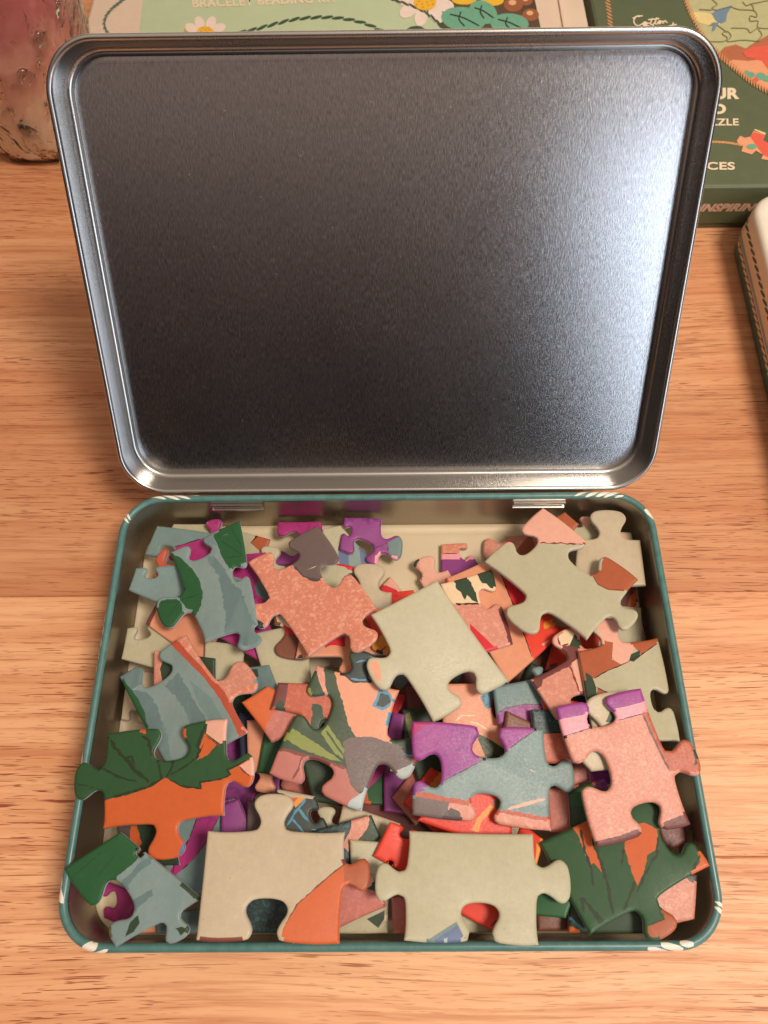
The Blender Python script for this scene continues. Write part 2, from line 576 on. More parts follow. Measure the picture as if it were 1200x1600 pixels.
def catmull(P, step):
    P = np.asarray(P, float)
    out = []
    ext = np.vstack([2 * P[0] - P[1], P, 2 * P[-1] - P[-2]])
    for i in range(1, len(ext) - 2):
        p0, p1, p2, p3 = ext[i - 1:i + 3]
        m = max(1, int(np.linalg.norm(p2 - p1) / step))
        for k in range(m):
            t = k / m
            out.append(0.5 * ((2 * p1) + (-p0 + p2) * t + (2 * p0 - 5 * p1 + 4 * p2 - p3) * t * t + (-p0 + 3 * p1 - 3 * p2 + p3) * t ** 3))
    return out


def edge_points(A, B, tips, side, rnd):
    """one side of a jigsaw piece from A to B (B excluded); tips are the ends of tabs or hollows"""
    A, B = np.asarray(A), np.asarray(B)
    u = B - A
    Ln = np.linalg.norm(u)
    u = u / Ln
    n = np.array([u[1], -u[0]]) * side
    pts = [A]
    if not tips:
        bow = rnd.uniform(-0.012, 0.012) * Ln
        for f in (0.25, 0.5, 0.75): pts.append(A + u * Ln * f + n * bow * math.sin(math.pi * f))
    else:
        feats = []
        for T in tips:
            v = np.asarray(T) - A
            feats.append((float(v @ u), float(v @ n)))
        feats.sort()
        for s0, h in feats:
            Lh = abs(h)
            sg = 1 if h > 0 else -1
            base = min(max(s0, 0.56 * Lh), Ln - 0.56 * Lh) if Ln > 1.2 * Lh else Ln / 2
            for q, (tx, ty) in enumerate(TAB):
                cx = base + (s0 - base) * ty
                if q == 0 and base - 0.9 * Lh > 0.12 * Ln and len(pts) == 1:
                    pts.append(A + u * (base - 0.9 * Lh) * 0.62 - n * sg * 0.03 * Lh)
                pts.append(A + u * (cx + tx * Lh) + n * sg * ty * Lh)
            if base + 0.9 * Lh < 0.88 * Ln and (s0, h) == feats[-1]:
                e = base + 0.9 * Lh
                pts.append(A + u * (e + (Ln - e) * 0.38) - n * sg * 0.03 * Lh)
    pts.append(B)
    return catmull(pts, 0.0008)


PIECES = []


def P(label, corners, edges=(None,) * 4, base='sage', prints=(), over=False, group='loose jigsaw pieces in the tin'):
    PIECES.append(dict(label=label, c=corners, e=edges, base=base, pr=prints, over=over, group=group, zmin=P.zmin))
    P.zmin = -99


P.zmin = -99                                   # millimetres from the rim: how high the buried heap already carries a piece


class HeightField:
    """top of the pile so far, on a 1 mm grid, so that every piece comes to rest on what lies under it"""
    def __init__(s):
        s.dx = 0.001
        s.x0, s.y0 = -0.115, -0.015
        nx, ny = 231, 181
        s.X, s.Y = np.meshgrid(s.x0 + np.arange(nx) * s.dx, s.y0 + np.arange(ny) * s.dx)
        hx, hy = W / 2, D / 2
        qx = np.abs(s.X) - (hx - RC)
        qy = np.abs(s.Y - D / 2) - (hy - RC)
        sd = np.hypot(np.maximum(qx, 0), np.maximum(qy, 0)) + np.minimum(np.maximum(qx, qy), 0) - RC
        s.H = np.where(sd < -0.0026, 0.0034, np.where(sd <= 0.0002, HT + 0.0002, 0.0))
    def foot(s, poly):
        poly = np.asarray(poly)
        i0, i1 = int((poly[:, 0].min() - s.x0) / s.dx) - 1, int((poly[:, 0].max() - s.x0) / s.dx) + 3
        j0, j1 = int((poly[:, 1].min() - s.y0) / s.dx) - 1, int((poly[:, 1].max() - s.y0) / s.dx) + 3
        i0, j0 = max(i0, 0), max(j0, 0)
        sl = (slice(j0, j1), slice(i0, i1))
        m = region_in(poly, s.X[sl], s.Y[sl])
        d = m.copy()
        d[1:, :] |= m[:-1, :]; d[:-1, :] |= m[1:, :]; d[:, 1:] |= m[:, :-1]; d[:, :-1] |= m[:, 1:]
        return sl, d


HF = HeightField()


def rest(X, Y, H, cx, cy, lim=LIM):
    """lowest plane above the pile under the footprint, seen at the piece's centre (a convex problem in the two slopes)"""
    dx, dy = X - cx, Y - cy
    f = lambda a, b: (H - a * dx - b * dy).max()
    gr = 0.381966
    def line(g, lo, hi, n):
        a, b = lo, hi
        c, d = a + gr * (b - a), b - gr * (b - a)
        fc, fd = g(c), g(d)
        for _ in range(n):
            if fc < fd: b, d, fd = d, c, fc; c = a + gr * (b - a); fc = g(c)
            else: a, c, fc = c, d, fd; d = b - gr * (b - a); fd = g(d)
        return (c, fc) if fc < fd else (d, fd)
    inner = lambda a: line(lambda b: f(a, b), -lim, lim, 13)
    a, _ = line(lambda a: inner(a)[1], -lim, lim, 13)
    b, z = inner(a)
    return a, b, z


def outline(d, k, plane):
    """closed outline of piece k on a plane, counter-clockwise, in plan"""
    rnd = random.Random(100 + k)
    ix, iy = W / 2 - 0.0043, D / 2 - 0.0043
    def to2(p):
        q = px(p[0], p[1], plane)
        x, y = q[0], q[1]
        if not d['over']:
            x = min(max(x, -ix), ix)
            y = min(max(y, D / 2 - iy), D / 2 + iy)
            rr = RC - 0.0043                               # keep clear of the rounded corners of the wall
            ex, ey = abs(x) - (ix - rr), abs(y - D / 2) - (iy - rr)
            if ex > 0 and ey > 0 and math.hypot(ex, ey) > rr:
                f = rr / math.hypot(ex, ey)
                x = math.copysign(ix - rr + ex * f, x)
                y = D / 2 + math.copysign(iy - rr + ey * f, y - D / 2)
        return np.array((x, y))
    C = [to2(p) for p in d['c']]
    area = sum(C[i][0] * C[(i + 1) % 4][1] - C[(i + 1) % 4][0] * C[i][1] for i in range(4))
    side = 1 if area > 0 else -1
    out = []
    for i in range(4):
        e = d['e'][i] if i < len(d['e']) else None
        tips = [] if e is None else ([e] if not isinstance(e, list) else e)
        out += edge_points(C[i], C[(i + 1) % 4], [to2(t) for t in tips], side, rnd)
    out = np.array(out)
    return out if side > 0 else out[::-1]


TOPMAP = np.full((181, 231), -1, int)       # which piece lies uppermost over each millimetre of the tin, seen from above


def map_pieces():
    for k, d in enumerate(PIECES):
        sl, m = HF.foot(outline(d, k, (HT - 0.004, 0, 0)))
        TOPMAP[sl][m] = k


def build_piece(d, k):
    rnd = random.Random(100 + k)
    plane = (d.get('guess', HT - 0.004), 0.0, 0.0)
    for it in range(5):
        out = outline(d, k, plane)
        cx, cy = out.mean(0)
        sl, m = HF.foot(out)
        # full weight where the piece shows; where others bury it the card may sag into the loose pile
        seen = TOPMAP[sl] == k
        g = seen.copy()
        for _ in range(2):
            g2 = g.copy()
            g2[1:, :] |= g[:-1, :]; g2[:-1, :] |= g[1:, :]; g2[:, 1:] |= g[:, :-1]; g2[:, :-1] |= g[:, 1:]
            g = g2
        Hc = np.where(g, HF.H[sl], np.maximum(HF.H[sl] - SLACK, 0.0034))
        a, b, z = rest(HF.X[sl][m], HF.Y[sl][m], Hc[m], cx, cy)
        z = max(z + 0.00012, HT + d['zmin'] * 0.001)
        plane = (z + THK - a * cx - b * cy, a, b)       # top face
    top_ = plane[0] + a * HF.X[sl] + b * HF.Y[sl]
    HF.H[sl] = np.where(m, np.maximum(HF.H[sl], top_), HF.H[sl])
    d['z'] = z
    # --- mesh
    N = len(out)
    nxt, prv = np.roll(out, -1, 0), np.roll(out, 1, 0)
    tg = nxt - prv
    tg /= np.linalg.norm(tg, axis=1)[:, None] + 1e-12
    nrm = np.stack([-tg[:, 1], tg[:, 0]], 1)               # inward for counter-clockwise
    zt = lambda Q: plane[0] + a * Q[:, 0] + b * Q[:, 1]
    rings = []
    for ins, dz in ((0.00004, -THK), (0.0, -THK + 0.0002), (0.0, -0.00062), (0.00017, -0.00027), (0.00052, -0.00007)):
        Q = out + nrm * ins
        rings.append(np.column_stack([Q, zt(Q) + dz]))
    inner = out + nrm * 0.00105
    mats, idx = [], {}
    def mid(c):
        if c not in idx:
            idx[c] = len(mats)
            mats.append(INK[c])
        return idx[c]
    mid(d['base'])
    regs = []
    for r in d['pr']:
        r = list(r)
        if r[0] == 'L':                                    # stroke: ('L', ink, width px, points, jag)
            col, wd, pts, jag = r[1], r[2], r[3], (r[4] if len(r) > 4 else 0.6)
            q = []
            for p0, p1 in zip(pts[:-1], pts[1:]):
                m_ = max(1, int(math.dist(p0, p1) / 5))
                q += [(p0[0] + (p1[0] - p0[0]) * t / m_, p0[1] + (p1[1] - p0[1]) * t / m_) for t in range(m_)]
            q.append(pts[-1])
            lft, rgt = [], []
            for i, p in enumerate(q):
                a0, a1 = q[max(0, i - 1)], q[min(len(q) - 1, i + 1)]
                tx, ty = a1[0] - a0[0], a1[1] - a0[1]
                dd = math.hypot(tx, ty) or 1
                w = wd / 2 * (0.35 if i in (0, len(q) - 1) else 1)
                j1, j2 = rnd.uniform(-jag, jag), rnd.uniform(-jag, jag)
                lft.append((p[0] - ty / dd * (w + j1), p[1] + tx / dd * (w + j1)))
                rgt.append((p[0] + ty / dd * (w + j2), p[1] - tx / dd * (w + j2)))
            poly = lft + rgt[::-1]
        else:
            col, pts, jag = r[0], r[1], (r[2] if len(r) > 2 else 0)
            poly = []
            for i in range(len(pts)):
                p0, p1 = pts[i], pts[(i + 1) % len(pts)]
                m_ = max(1, int(math.dist(p0, p1) / (4 if jag else 12)))
                for t in range(m_):
                    j = jag if t else jag * 0.4
                    poly.append((p0[0] + (p1[0] - p0[0]) * t / m_ + rnd.uniform(-j, j), p0[1] + (p1[1] - p0[1]) * t / m_ + rnd.uniform(-j, j)))
        P2 = np.array([px(x, y, plane)[:2] for x, y in poly])
        regs.append((mid(col), P2))
    vin = [Vector(p) for p in inner]
    ein = [(i, (i + 1) % N) for i in range(N)]
    for _, P2 in regs:
        o_ = len(vin)
        vin += [Vector(p) for p in P2]
        ein += [(o_ + i, o_ + (i + 1) % len(P2)) for i in range(len(P2))]
    cv, ce, cf, ov, oe, of = delaunay_2d_cdt(vin, ein, [], 0, 1e-7)
    cv = np.array([(v.x, v.y) for v in cv])
    tri = np.array([f for f in cf if len(f) == 3])
    cen = cv[tri].mean(1)
    keep = region_in(inner, cen[:, 0], cen[:, 1])
    tri, cen = tri[keep], cen[keep]
    def colour(Q):
        c = np.zeros(len(Q), int)
        for mi_, P2 in regs: c[region_in(P2, Q[:, 0], Q[:, 1])] = mi_
        return c
    tcol = colour(cen)
    core = len(mats)
    verts = np.vstack(rings + [np.column_stack([cv, zt(cv)])])
    # map the inner outline to cdt vertices
    o2c = {}
    for ci, lst in enumerate(ov):
        for o_ in lst:
            if o_ < N: o2c[o_] = ci
    base_i = len(rings) * N
    faces, mi = [tuple(range(N))[::-1]], [core]
    rcol = colour(out + nrm * 0.0004)
    for r in range(len(rings) - 1):
        for i in range(N):
            j = (i + 1) % N
            faces.append((r * N + i, r * N + j, (r + 1) * N + j, (r + 1) * N + i))
            mi.append(core if r < 2 else int(rcol[i]))
    r = len(rings) - 1
    for i in range(N):
        j = (i + 1) % N
        if i in o2c and j in o2c and o2c[i] != o2c[j]:
            faces.append((r * N + i, r * N + j, base_i + o2c[j], base_i + o2c[i]))
            mi.append(int(rcol[i]))
    for t_, c_ in zip(tri, tcol):
        p0, p1, p2 = cv[t_]
        cr = (p1[0] - p0[0]) * (p2[1] - p0[1]) - (p1[1] - p0[1]) * (p2[0] - p0[0])
        t_ = t_ if cr > 0 else t_[::-1]
        faces.append(tuple(int(base_i + q) for q in t_))
        mi.append(int(c_))
    loc = (float(cx), float(cy), float(z))
    verts = verts - np.array(loc)
    used = sorted({q for f in faces for q in f})
    ren = {q: i for i, q in enumerate(used)}
    verts = verts[used]
    faces = [tuple(ren[q] for q in f) for f in faces]
    o = mesh_obj('puzzle_piece', verts, faces, mats + [CORE], None, mi, True, loc)
    tag(o, d['label'], 'puzzle piece', d['group'])
    return o

# ------------------------------------------------------------------ the pieces, from the bottom of the pile to the top
# corners, tab ends and printed shapes were measured on the photograph and are laid on each piece's own resting plane
BURIED = {5: 'beige piece deep under the salmon and the striped pieces', 6: 'blue-grey piece deep in the gap left of the large plain sage piece',
          7: 'brown piece deep below the long peach and red piece', 10: 'maroon piece deep in the lower hollow of the large plain sage piece',
          11: 'dark green piece deep behind the bread-coloured piece', 12: 'violet piece deep right of the maple leaf piece on the left',
          17: 'rose piece deep under the brick patch of the striped piece', 18: 'maroon piece deep left of the purple and blue-grey piece'}


def filler(k):
    cx, cy = 330 + 170 * (k % 4) + rng.uniform(-30, 30), 985 + 82 * (k // 4) + rng.uniform(-22, 22)
    a = rng.uniform(0, 2 * math.pi)
    s, h = 82, 70
    cs = []
    for sx, sy in ((-1, -1), (1, -1), (1, 1), (-1, 1)):
        x, y = sx * s, sy * h
        cs.append((cx + x * math.cos(a) - y * math.sin(a), cy + x * math.sin(a) + y * math.cos(a)))
    es = []
    for i in range(4):
        p, q = cs[i], cs[(i + 1) % 4]
        mx, my = (p[0] + q[0]) / 2, (p[1] + q[1]) / 2
        d = math.dist(p, q)
        nx, ny = (q[1] - p[1]) / d, -(q[0] - p[0]) / d
        sg = 42 if rng.random() < 0.5 else -42
        es.append((mx + nx * sg, my + ny * sg))
    col = ['sage', 'rose', 'maroon', 'deepgreen', 'violet', 'beige', 'blue', 'brown'][k % 8]
    if k in BURIED: P(BURIED[k], cs, es, col)


# --- lying on the floor of the tin along the back and the left
P.zmin = -19
P('sage piece flat on the tin floor at the back left corner', [(272, 811), (347, 812), (342, 862), (256, 840)], (None, None, None, None), 'sage')
P.zmin = -21
P('pale sage piece on the floor beside the left wall, lowest there', [(190, 1048), (270, 1050), (268, 1140), (180, 1124)], (None, None, (212, 1110), None), 'beige')
P.zmin = -13
P('sage piece with one hollow, against the left wall under the blue one', [(184, 1029), (198, 981), (300, 962), (285, 1058)], (None, (222, 998), None, None), 'sage')
P('small salmon, pink and purple banded piece on bare floor at the back middle', [(689, 850), (729, 848), (765, 915), (690, 920)], ((None), (719, 867), None, None), 'salmon',
  [('candy', [(680, 865), (735, 865), (760, 875), (740, 880), (680, 874)]), ('violet', [(680, 874), (745, 874), (780, 890), (770, 930), (680, 930)]), ('L', 'line', 1.2, [(686, 865), (726, 865)])])
P.zmin = -15
P('pink-lobed sage piece filling the back right corner', [(893, 822), (1016, 830), (1028, 898), (900, 905)], ((917, 802), None, None, None), 'sage',
  [('softpink', [(890, 795), (940, 795), (934, 824), (905, 820)]), ('softpink', [(962, 832), (975, 834), (982, 842), (962, 842)])])
P.zmin = -11
P('dark rust piece pointing up at the back wall on the right', [(850, 818), (882, 792), (905, 818), (868, 862)], (None,) * 4, 'brown', [('rust', [(840, 830), (882, 780), (915, 820), (880, 840)])])
P('pink and rust piece poking out left of the large sage piece at the back right', [(790, 838), (860, 832), (860, 900), (790, 892)], (None, None, None, (755, 857)), 'pink',
  [('rust', [(806, 860), (830, 832), (840, 870), (820, 880)])])
P('sage piece low down against the right wall', [(960, 926), (1027, 933), (1037, 992), (962, 995)], (None,) * 4, 'sage')
for _k in range(22): filler(_k)
P('magenta piece on the floor under the green-ended piece at the front left', [(150, 1374), (212, 1396), (206, 1462), (160, 1436)], (None, None, None, (182, 1404)), 'magenta')
# --- back left cluster
P.zmin = -17
P('magenta piece with a blue tip on its lobe, back left', [(305, 838), (372, 826), (398, 895), (318, 896)], ((333, 806), None, None, None), 'magenta', [('blue', [(300, 830), (334, 809), (330, 795), (300, 800)])])
P('sage and rust piece behind the green leaf, back left', [(345, 822), (422, 842), (402, 905), (330, 890)], (None,) * 4, 'sage', [('rust', [(408, 832), (432, 838), (414, 868), (391, 848)]), ('L', 'line', 1.2, [(407, 833), (391, 848)])])
P.zmin = -14
P('blue-grey and magenta piece with raised left wing, back left', [(245, 821), (350, 836), (345, 890), (226, 866)], ((None), None, (262, 852), None), 'blue', [('magenta', [(250, 862), (310, 843), (330, 839), (360, 850), (350, 910), (250, 900)]), ('L', 'line', 1.2, [(250, 862), (310, 843), (332, 839)])])
P.zmin = -14
P('rust piece whose lobe shows between the two blue-grey pieces at the left wall', [(238, 900), (262, 880), (330, 900), (300, 950)], ((252, 860), None, None, None), 'stripebrown')
P.zmin = -10.5
P('blue-grey piece with a hollow, tilted against the left wall', [(212, 887), (310, 880), (285, 958), (196, 921)], ((236, 903), None, None, None), 'blue')
P.zmin = -18
P('magenta and purple piece with a round hollow, flat at the back wall', [(434, 811), (502, 807), (512, 884), (427, 882)], (None, None, None, (468, 849)), 'magenta', [('violet', [(420, 858), (520, 850), (520, 890), (420, 890)])])
P('sage lobe beside the magenta piece at the back', [(402, 878), (445, 884), (450, 950), (395, 945)], ((424, 853), None, None, None), 'sage')
P('sage piece with blue stripes at the back middle', [(503, 826), (532, 820), (598, 895), (512, 905)], (None,) * 4, 'sage',
  [('denim', [(528, 856), (536, 838), (545, 858), (546, 900), (530, 880)]), ('bluelight', [(544, 858), (561, 844), (566, 890), (546, 895)]), ('denim', [(560, 843), (572, 845), (578, 895), (565, 890)]), ('peach', [(574, 872), (592, 868), (592, 890), (577, 890)])])
P.zmin = -18
P('violet spotted piece with a blue-grey tab lying at the back middle', [(538, 808), (597, 809), (590, 886), (530, 858)], (None, (629, 856), (572, 845), (549, 830)), 'violet',
  [('grey', [(606, 850), (606, 875), (585, 868), (584, 858)]), ('violet', [(584, 857), (607, 848), (607, 868), (590, 872)]), ('bluedark', [(606, 848), (628, 836), (640, 855), (622, 880), (606, 866)]), ('candy', [(605, 867), (622, 869), (620, 880), (604, 872)]), ('candy', [(586, 868), (592, 866), (592, 890), (584, 890)]), ('L', 'line', 1.2, [(584, 857), (606, 848), (606, 868)])])
P('magenta piece with grey patches seen through the hollow of the leafy blue piece', [(352, 868), (415, 862), (432, 945), (372, 950)], (None,) * 4, 'magenta',
  [('bluelight', [(362, 900), (384, 906), (383, 924), (362, 915)]), ('bluedark', [(397, 915), (408, 904), (424, 925), (418, 940), (402, 930)]), ('L', 'line', 1.2, [(384, 904), (380, 922), (392, 948)])])
P('red-edged sage piece under the salmon piece', [(478, 868), (552, 884), (548, 930), (486, 928)], (None,) * 4, 'sage', [('crimson', [(508, 876), (525, 880), (552, 894), (560, 880), (515, 870)], 1), ('deepgreen', [(534, 905), (548, 894), (556, 905), (546, 925), (534, 918)])])
P('pink and dark red piece beside the cream lobe at the back', [(610, 900), (655, 960), (615, 990), (580, 930)], (None,) * 4, 'softpink', [('crimson', [(592, 916), (597, 912), (620, 922), (640, 960), (590, 960)]), ('deepgreen', [(580, 918), (592, 914), (600, 926), (580, 930)])])
P('red piece with crimson dots behind the large plain sage piece', [(584, 928), (646, 921), (665, 995), (605, 990)], (None,) * 4, 'red', [('crimson', [(594, 930), (602, 928), (603, 934), (596, 936)]), ('crimson', [(612, 929), (620, 927), (623, 933), (614, 934)]), ('crimson', [(600, 941), (612, 940), (606, 948)])])
P('pale cream piece with its lobe turned up beside the salmon piece', [(536, 922), (612, 925), (612, 1005), (540, 1005)], ((577, 880), None, None, None), 'beige')
P('pink piece with a dark green patch on its rounded lobe, back middle', [(655, 905), (700, 890), (745, 960), (690, 975)], ((660, 870), None, None, None), 'pink',
  [('softpink', [(655, 865), (700, 865), (720, 920), (655, 925)]), ('deepgreen', [(632, 900), (640, 872), (658, 870), (650, 884), (646, 896), (636, 902)]), ('deepgreen', [(625, 918), (642, 916), (640, 926), (625, 926)])])
# --- left side, second layer
P('salmon piece with a maroon edge under the leafy blue piece', [(247, 936), (350, 972), (320, 1038), (227, 974)], (None,) * 4, 'peach', [('maroon', [(220, 970), (247, 930), (252, 938), (236, 972), (228, 982)])])
P('dull sage piece right of the salmon one on the left', [(320, 1000), (382, 1008), (376, 1064), (318, 1062)], (None,) * 4, 'sage')
P('pink and green piece seen through the hollow of the blue and pink piece', [(240, 1016), (336, 1028), (338, 1112), (240, 1104)], (None,) * 4, 'deepgreen', [('pink', [(236, 1010), (252, 1016), (255, 1030), (250, 1045), (254, 1066), (236, 1075)])])
P('magenta corner piece below the leafy blue piece', [(336, 990), (400, 930), (429, 993), (407, 1034)], (None, None, None, None), 'magenta', [('purple', [(405, 985), (440, 985), (415, 1045), (395, 1020)])])
P('sage piece in shadow at the centre left', [(392, 990), (478, 972), (486, 1066), (420, 1080)], (None,) * 4, 'sage')
P('blue-grey piece with a small dark leaf at the centre left', [(385, 1042), (420, 1038), (436, 1080), (396, 1112)], (None,) * 4, 'bluedark', [('deepgreen', [(392, 1045), (402, 1042), (404, 1058), (395, 1056)])])
P('dark olive green piece right of the blue and pink piece', [(350, 1082), (394, 1076), (388, 1122), (350, 1150)], (None,) * 4, 'deepgreen')
P('dark navy piece right of the maple leaf piece on the left', [(372, 1112), (404, 1118), (402, 1160), (376, 1190)], (None,) * 4, 'navy')
P('brown piece with a cream and red top under the salmon piece', [(418, 905), (505, 905), (508, 985), (428, 975)], (None, None, (456, 1030), None), 'brown', [('cream', [(430, 960), (462, 970), (465, 985), (436, 980)]), ('crimson', [(434, 974), (462, 984), (458, 992), (436, 986)], 1), ('rust', [(470, 1000), (480, 998), (485, 1030), (470, 1030)])])
P('peach piece with a red scribble below the salmon piece', [(480, 945), (612, 950), (616, 1022), (461, 1028)], (None, None, (546, 1053), None), 'peach', [('crimson', [(505, 1000), (540, 995), (540, 1010), (522, 1008), (508, 1012)], 1.5), ('L', 'line', 1.5, [(461, 1026), (500, 1028)])])
P('red and orange lobed piece left of the large plain sage piece', [(560, 950), (625, 960), (640, 1010), (580, 985)], (None, None, (592, 1020), None), 'red', [('amber', [(560, 1000), (590, 992), (620, 996), (640, 1030), (560, 1030)]), ('L', 'line', 2, [(574, 992), (580, 1012), (592, 1019), (604, 1010)])])
# --- centre
P('red corner of a piece right of the peach and green striped piece', [(585, 1080), (637, 1086), (624, 1114), (580, 1150)], (None,) * 4, 'crimson')
P('maroon piece in the dark gap below the large plain sage piece', [(632, 1072), (690, 1078), (695, 1140), (640, 1138)], (None,) * 4, 'maroon')
P('dark green striped piece in the gap left of the purple piece', [(628, 1108), (694, 1104), (700, 1195), (630, 1200)], (None,) * 4, 'deepgreen', [('lime', [(632, 1118), (640, 1112), (650, 1150), (644, 1170)])])
P('purple spotted sliver leaning beside the peach and green striped piece', [(613, 1112), (633, 1116), (626, 1166), (600, 1164)], (None,) * 4, 'violet')
P('peach lobe below the green piece at the centre left', [(385, 1125), (480, 1120), (480, 1212), (388, 1206)], (None, None, (413, 1239), None), 'peach')
P('green piece with a rounded left end at the centre left', [(412, 1142), (520, 1128), (528, 1220), (401, 1207)], (None,) * 4, 'green')
P('orange piece with a dusky pink side at the centre left', [(377, 1097), (418, 1071), (520, 1120), (424, 1160)], (None,) * 4, 'orange', [('rose', [(430, 1108), (455, 1106), (520, 1110), (520, 1170), (420, 1165), (409, 1146), (420, 1128)], 1.2)])
P('red-brown speckled piece with a downward tab, left of the green stripes', [(434, 1066), (545, 1072), (535, 1128), (422, 1108)], (None, None, (482, 1162), None), 'redbrown',
  [('maroon', [(428, 1060), (452, 1062), (446, 1098), (415, 1110)]), ('deepgreen', [(426, 1108), (438, 1092), (446, 1100), (442, 1112)], 1.5), ('deepgreen', [(488, 1100), (502, 1102), (512, 1140), (478, 1166), (486, 1135)], 1.5)])
P('magenta and green piece under the grey corner of the striped piece', [(560, 1190), (612, 1188), (599, 1258), (568, 1256)], (None,) * 4, 'green', [('magenta', [(560, 1180), (620, 1180), (600, 1208), (574, 1234), (560, 1240)]), ('orange', [(560, 1240), (574, 1238), (577, 1260), (560, 1260)])])
P('purple piece deep between the grey and the red pieces', [(600, 1202), (640, 1212), (640, 1275), (600, 1268)], (None,) * 4, 'violet')
P('dusky rose strip left of the purple and blue-grey piece', [(612, 1246), (650, 1200), (700, 1240), (650, 1290)], (None,) * 4, 'rose')
P('dark green piece in the left hollow of the purple and blue-grey piece', [(640, 1172), (700, 1170), (705, 1225), (655, 1230)], (None,) * 4, 'deepgreen')
P('red and amber piece below the purple corner at the centre', [(630, 1254), (673, 1198), (770, 1250), (700, 1320)], (None,) * 4, 'red', [('amber', [(690, 1205), (700, 1230), (676, 1242), (664, 1236)], 2)])
P('dark green piece showing through the lower hollow of the striped piece', [(470, 1183), (562, 1178), (548, 1262), (488, 1252)], (None,) * 4, 'deepgreen')
P('sage lobe beside the teal piece with blue lines', [(478, 1288), (548, 1288), (548, 1345), (478, 1345)], ((510, 1260), None, None, None), 'sage')
P('plain sage corner behind the teal and pink piece at the front', [(536, 1256), (626, 1287), (600, 1350), (515, 1335)], (None,) * 4, 'beige')
P.zmin = -9
P('peach piece with a leaf and white scratches beside the purple corner', [(690, 1068), (796, 1066), (806, 1182), (692, 1195)], (None, (769, 1106), None, None), 'peach',
  [('sky', [(750, 1088), (796, 1060), (806, 1090), (778, 1094), (768, 1112), (757, 1104)]), ('stripe', [(743, 1144), (765, 1155), (794, 1174), (772, 1190), (757, 1185), (747, 1160)]), ('peach', [(733, 1160), (743, 1146), (760, 1186), (740, 1180)]), ('vein', [(760, 1164), (776, 1184), (773, 1185), (758, 1166)]), ('L', 'cream', 2.2, [(712, 1126), (722, 1118), (742, 1118)]), ('L', 'cream', 2.2, [(734, 1127), (750, 1132), (763, 1141)])])
# --- right side
P('orange, brown and pink patterned piece by the right wall', [(958, 898), (1033, 918), (1043, 996), (952, 985)], (None, (1008, 947), None, None), 'softpink',
  [('maroon', [(955, 950), (965, 925), (985, 910), (1004, 918), (1004, 935), (990, 950)]), ('orange', [(980, 950), (984, 932), (1000, 920), (1008, 900), (1026, 914), (1010, 926), (994, 938), (990, 952)]), ('rose', [(1004, 960), (1050, 955), (1050, 1000), (1004, 1000)]), ('orange', [(1003, 938), (1010, 942), (1010, 953), (1016, 962), (1015, 977), (1004, 976)]), ('L', 'line', 1.2, [(1026, 914), (1022, 920), (1008, 929)])])
P('sage piece with a straight edge under the tab of the large sage piece', [(928, 942), (1003, 949), (1005, 1015), (935, 1015)], (None,) * 4, 'sage')
P('dark sage piece in the shadow of the large sage and rust piece', [(858, 950), (935, 945), (935, 1005), (868, 990)], (None,) * 4, 'olive', [('sage', [(850, 940), (945, 935), (945, 1010), (850, 1000)])])
P('red piece below the large sage and rust piece', [(872, 978), (945, 985), (915, 1052), (852, 1046)], (None,) * 4, 'red', [('maroon', [(856, 1038), (870, 1036), (872, 1050), (856, 1050)])])
P('peach and red piece with a black line, long and tilted at the back right', [(695, 904), (795, 858), (878, 988), (793, 1067)], (None,) * 4, 'peach',
  [('red', [(782, 896), (800, 850), (890, 980), (836, 1036), (812, 972)]), ('crimson', [(783, 898), (790, 880), (822, 930), (804, 950)]), ('amber', [(850, 972), (862, 968), (870, 978), (850, 982)], 1.5), ('softpink', [(846, 1006), (856, 1000), (858, 1006), (850, 1010)], 1), ('L', 'line', 1.6, [(770, 876), (783, 898), (800, 940), (812, 972), (833, 1032)]), ('red', [(682, 905), (684, 872), (702, 870), (710, 884), (699, 908)]), ('L', 'line', 1.4, [(710, 882), (704, 892), (698, 906)])])
P('cream piece with palm leaves and pink below, half under the plain sage piece', [(688, 912), (768, 889), (802, 1006), (738, 1024)], (None, (750, 936), None, None), 'pink',
  [('cream', [(680, 905), (770, 880), (790, 915), (750, 930), (754, 944), (710, 944), (690, 930)]), ('deepgreen', [(709, 903), (728, 897), (736, 910), (744, 926), (748, 942), (738, 938), (730, 930), (727, 937), (720, 925), (713, 920)], 1.2), ('deepgreen', [(743, 894), (770, 886), (785, 918), (768, 920), (760, 912), (753, 911), (748, 902)], 1), ('L', 'line', 2.2, [(712, 944), (754, 944)], 1.6), ('maroon', [(778, 952), (790, 944), (806, 965), (803, 1008), (796, 1008), (788, 978)], 1), ('crimson', [(734, 974), (776, 1014), (764, 1020), (738, 1020)])])
P.zmin = -12
P('blue-grey and purple piece in the gap right of the peach piece', [(770, 1072), (868, 1054), (880, 1130), (778, 1132)], ((839, 1041), None, None, None), 'bluedark', [('violet', [(770, 1120), (790, 1106), (820, 1100), (848, 1101), (856, 1115), (860, 1140), (770, 1140)]), ('L', 'line', 1.2, [(774, 1116), (790, 1106), (820, 1100), (848, 1101)])])
P('brown triangle tip beside the peach piece', [(792, 1110), (840, 1132), (836, 1185), (785, 1165)], (None,) * 4, 'brown')
P('red piece left of the pink and purple piece', [(846, 1092), (905, 1095), (908, 1150), (858, 1142)], (None,) * 4, 'red')
P.zmin = -12
P('dusky rose piece in the left hollow of the pink and purple piece', [(868, 1172), (914, 1163), (932, 1215), (880, 1232)], (None,) * 4, 'rose')
P.zmin = -16
P('magenta piece deep in the hollow of the pink and purple piece', [(912, 1165), (960, 1165), (965, 1225), (925, 1225)], (None,) * 4, 'violet')
P.zmin = -12
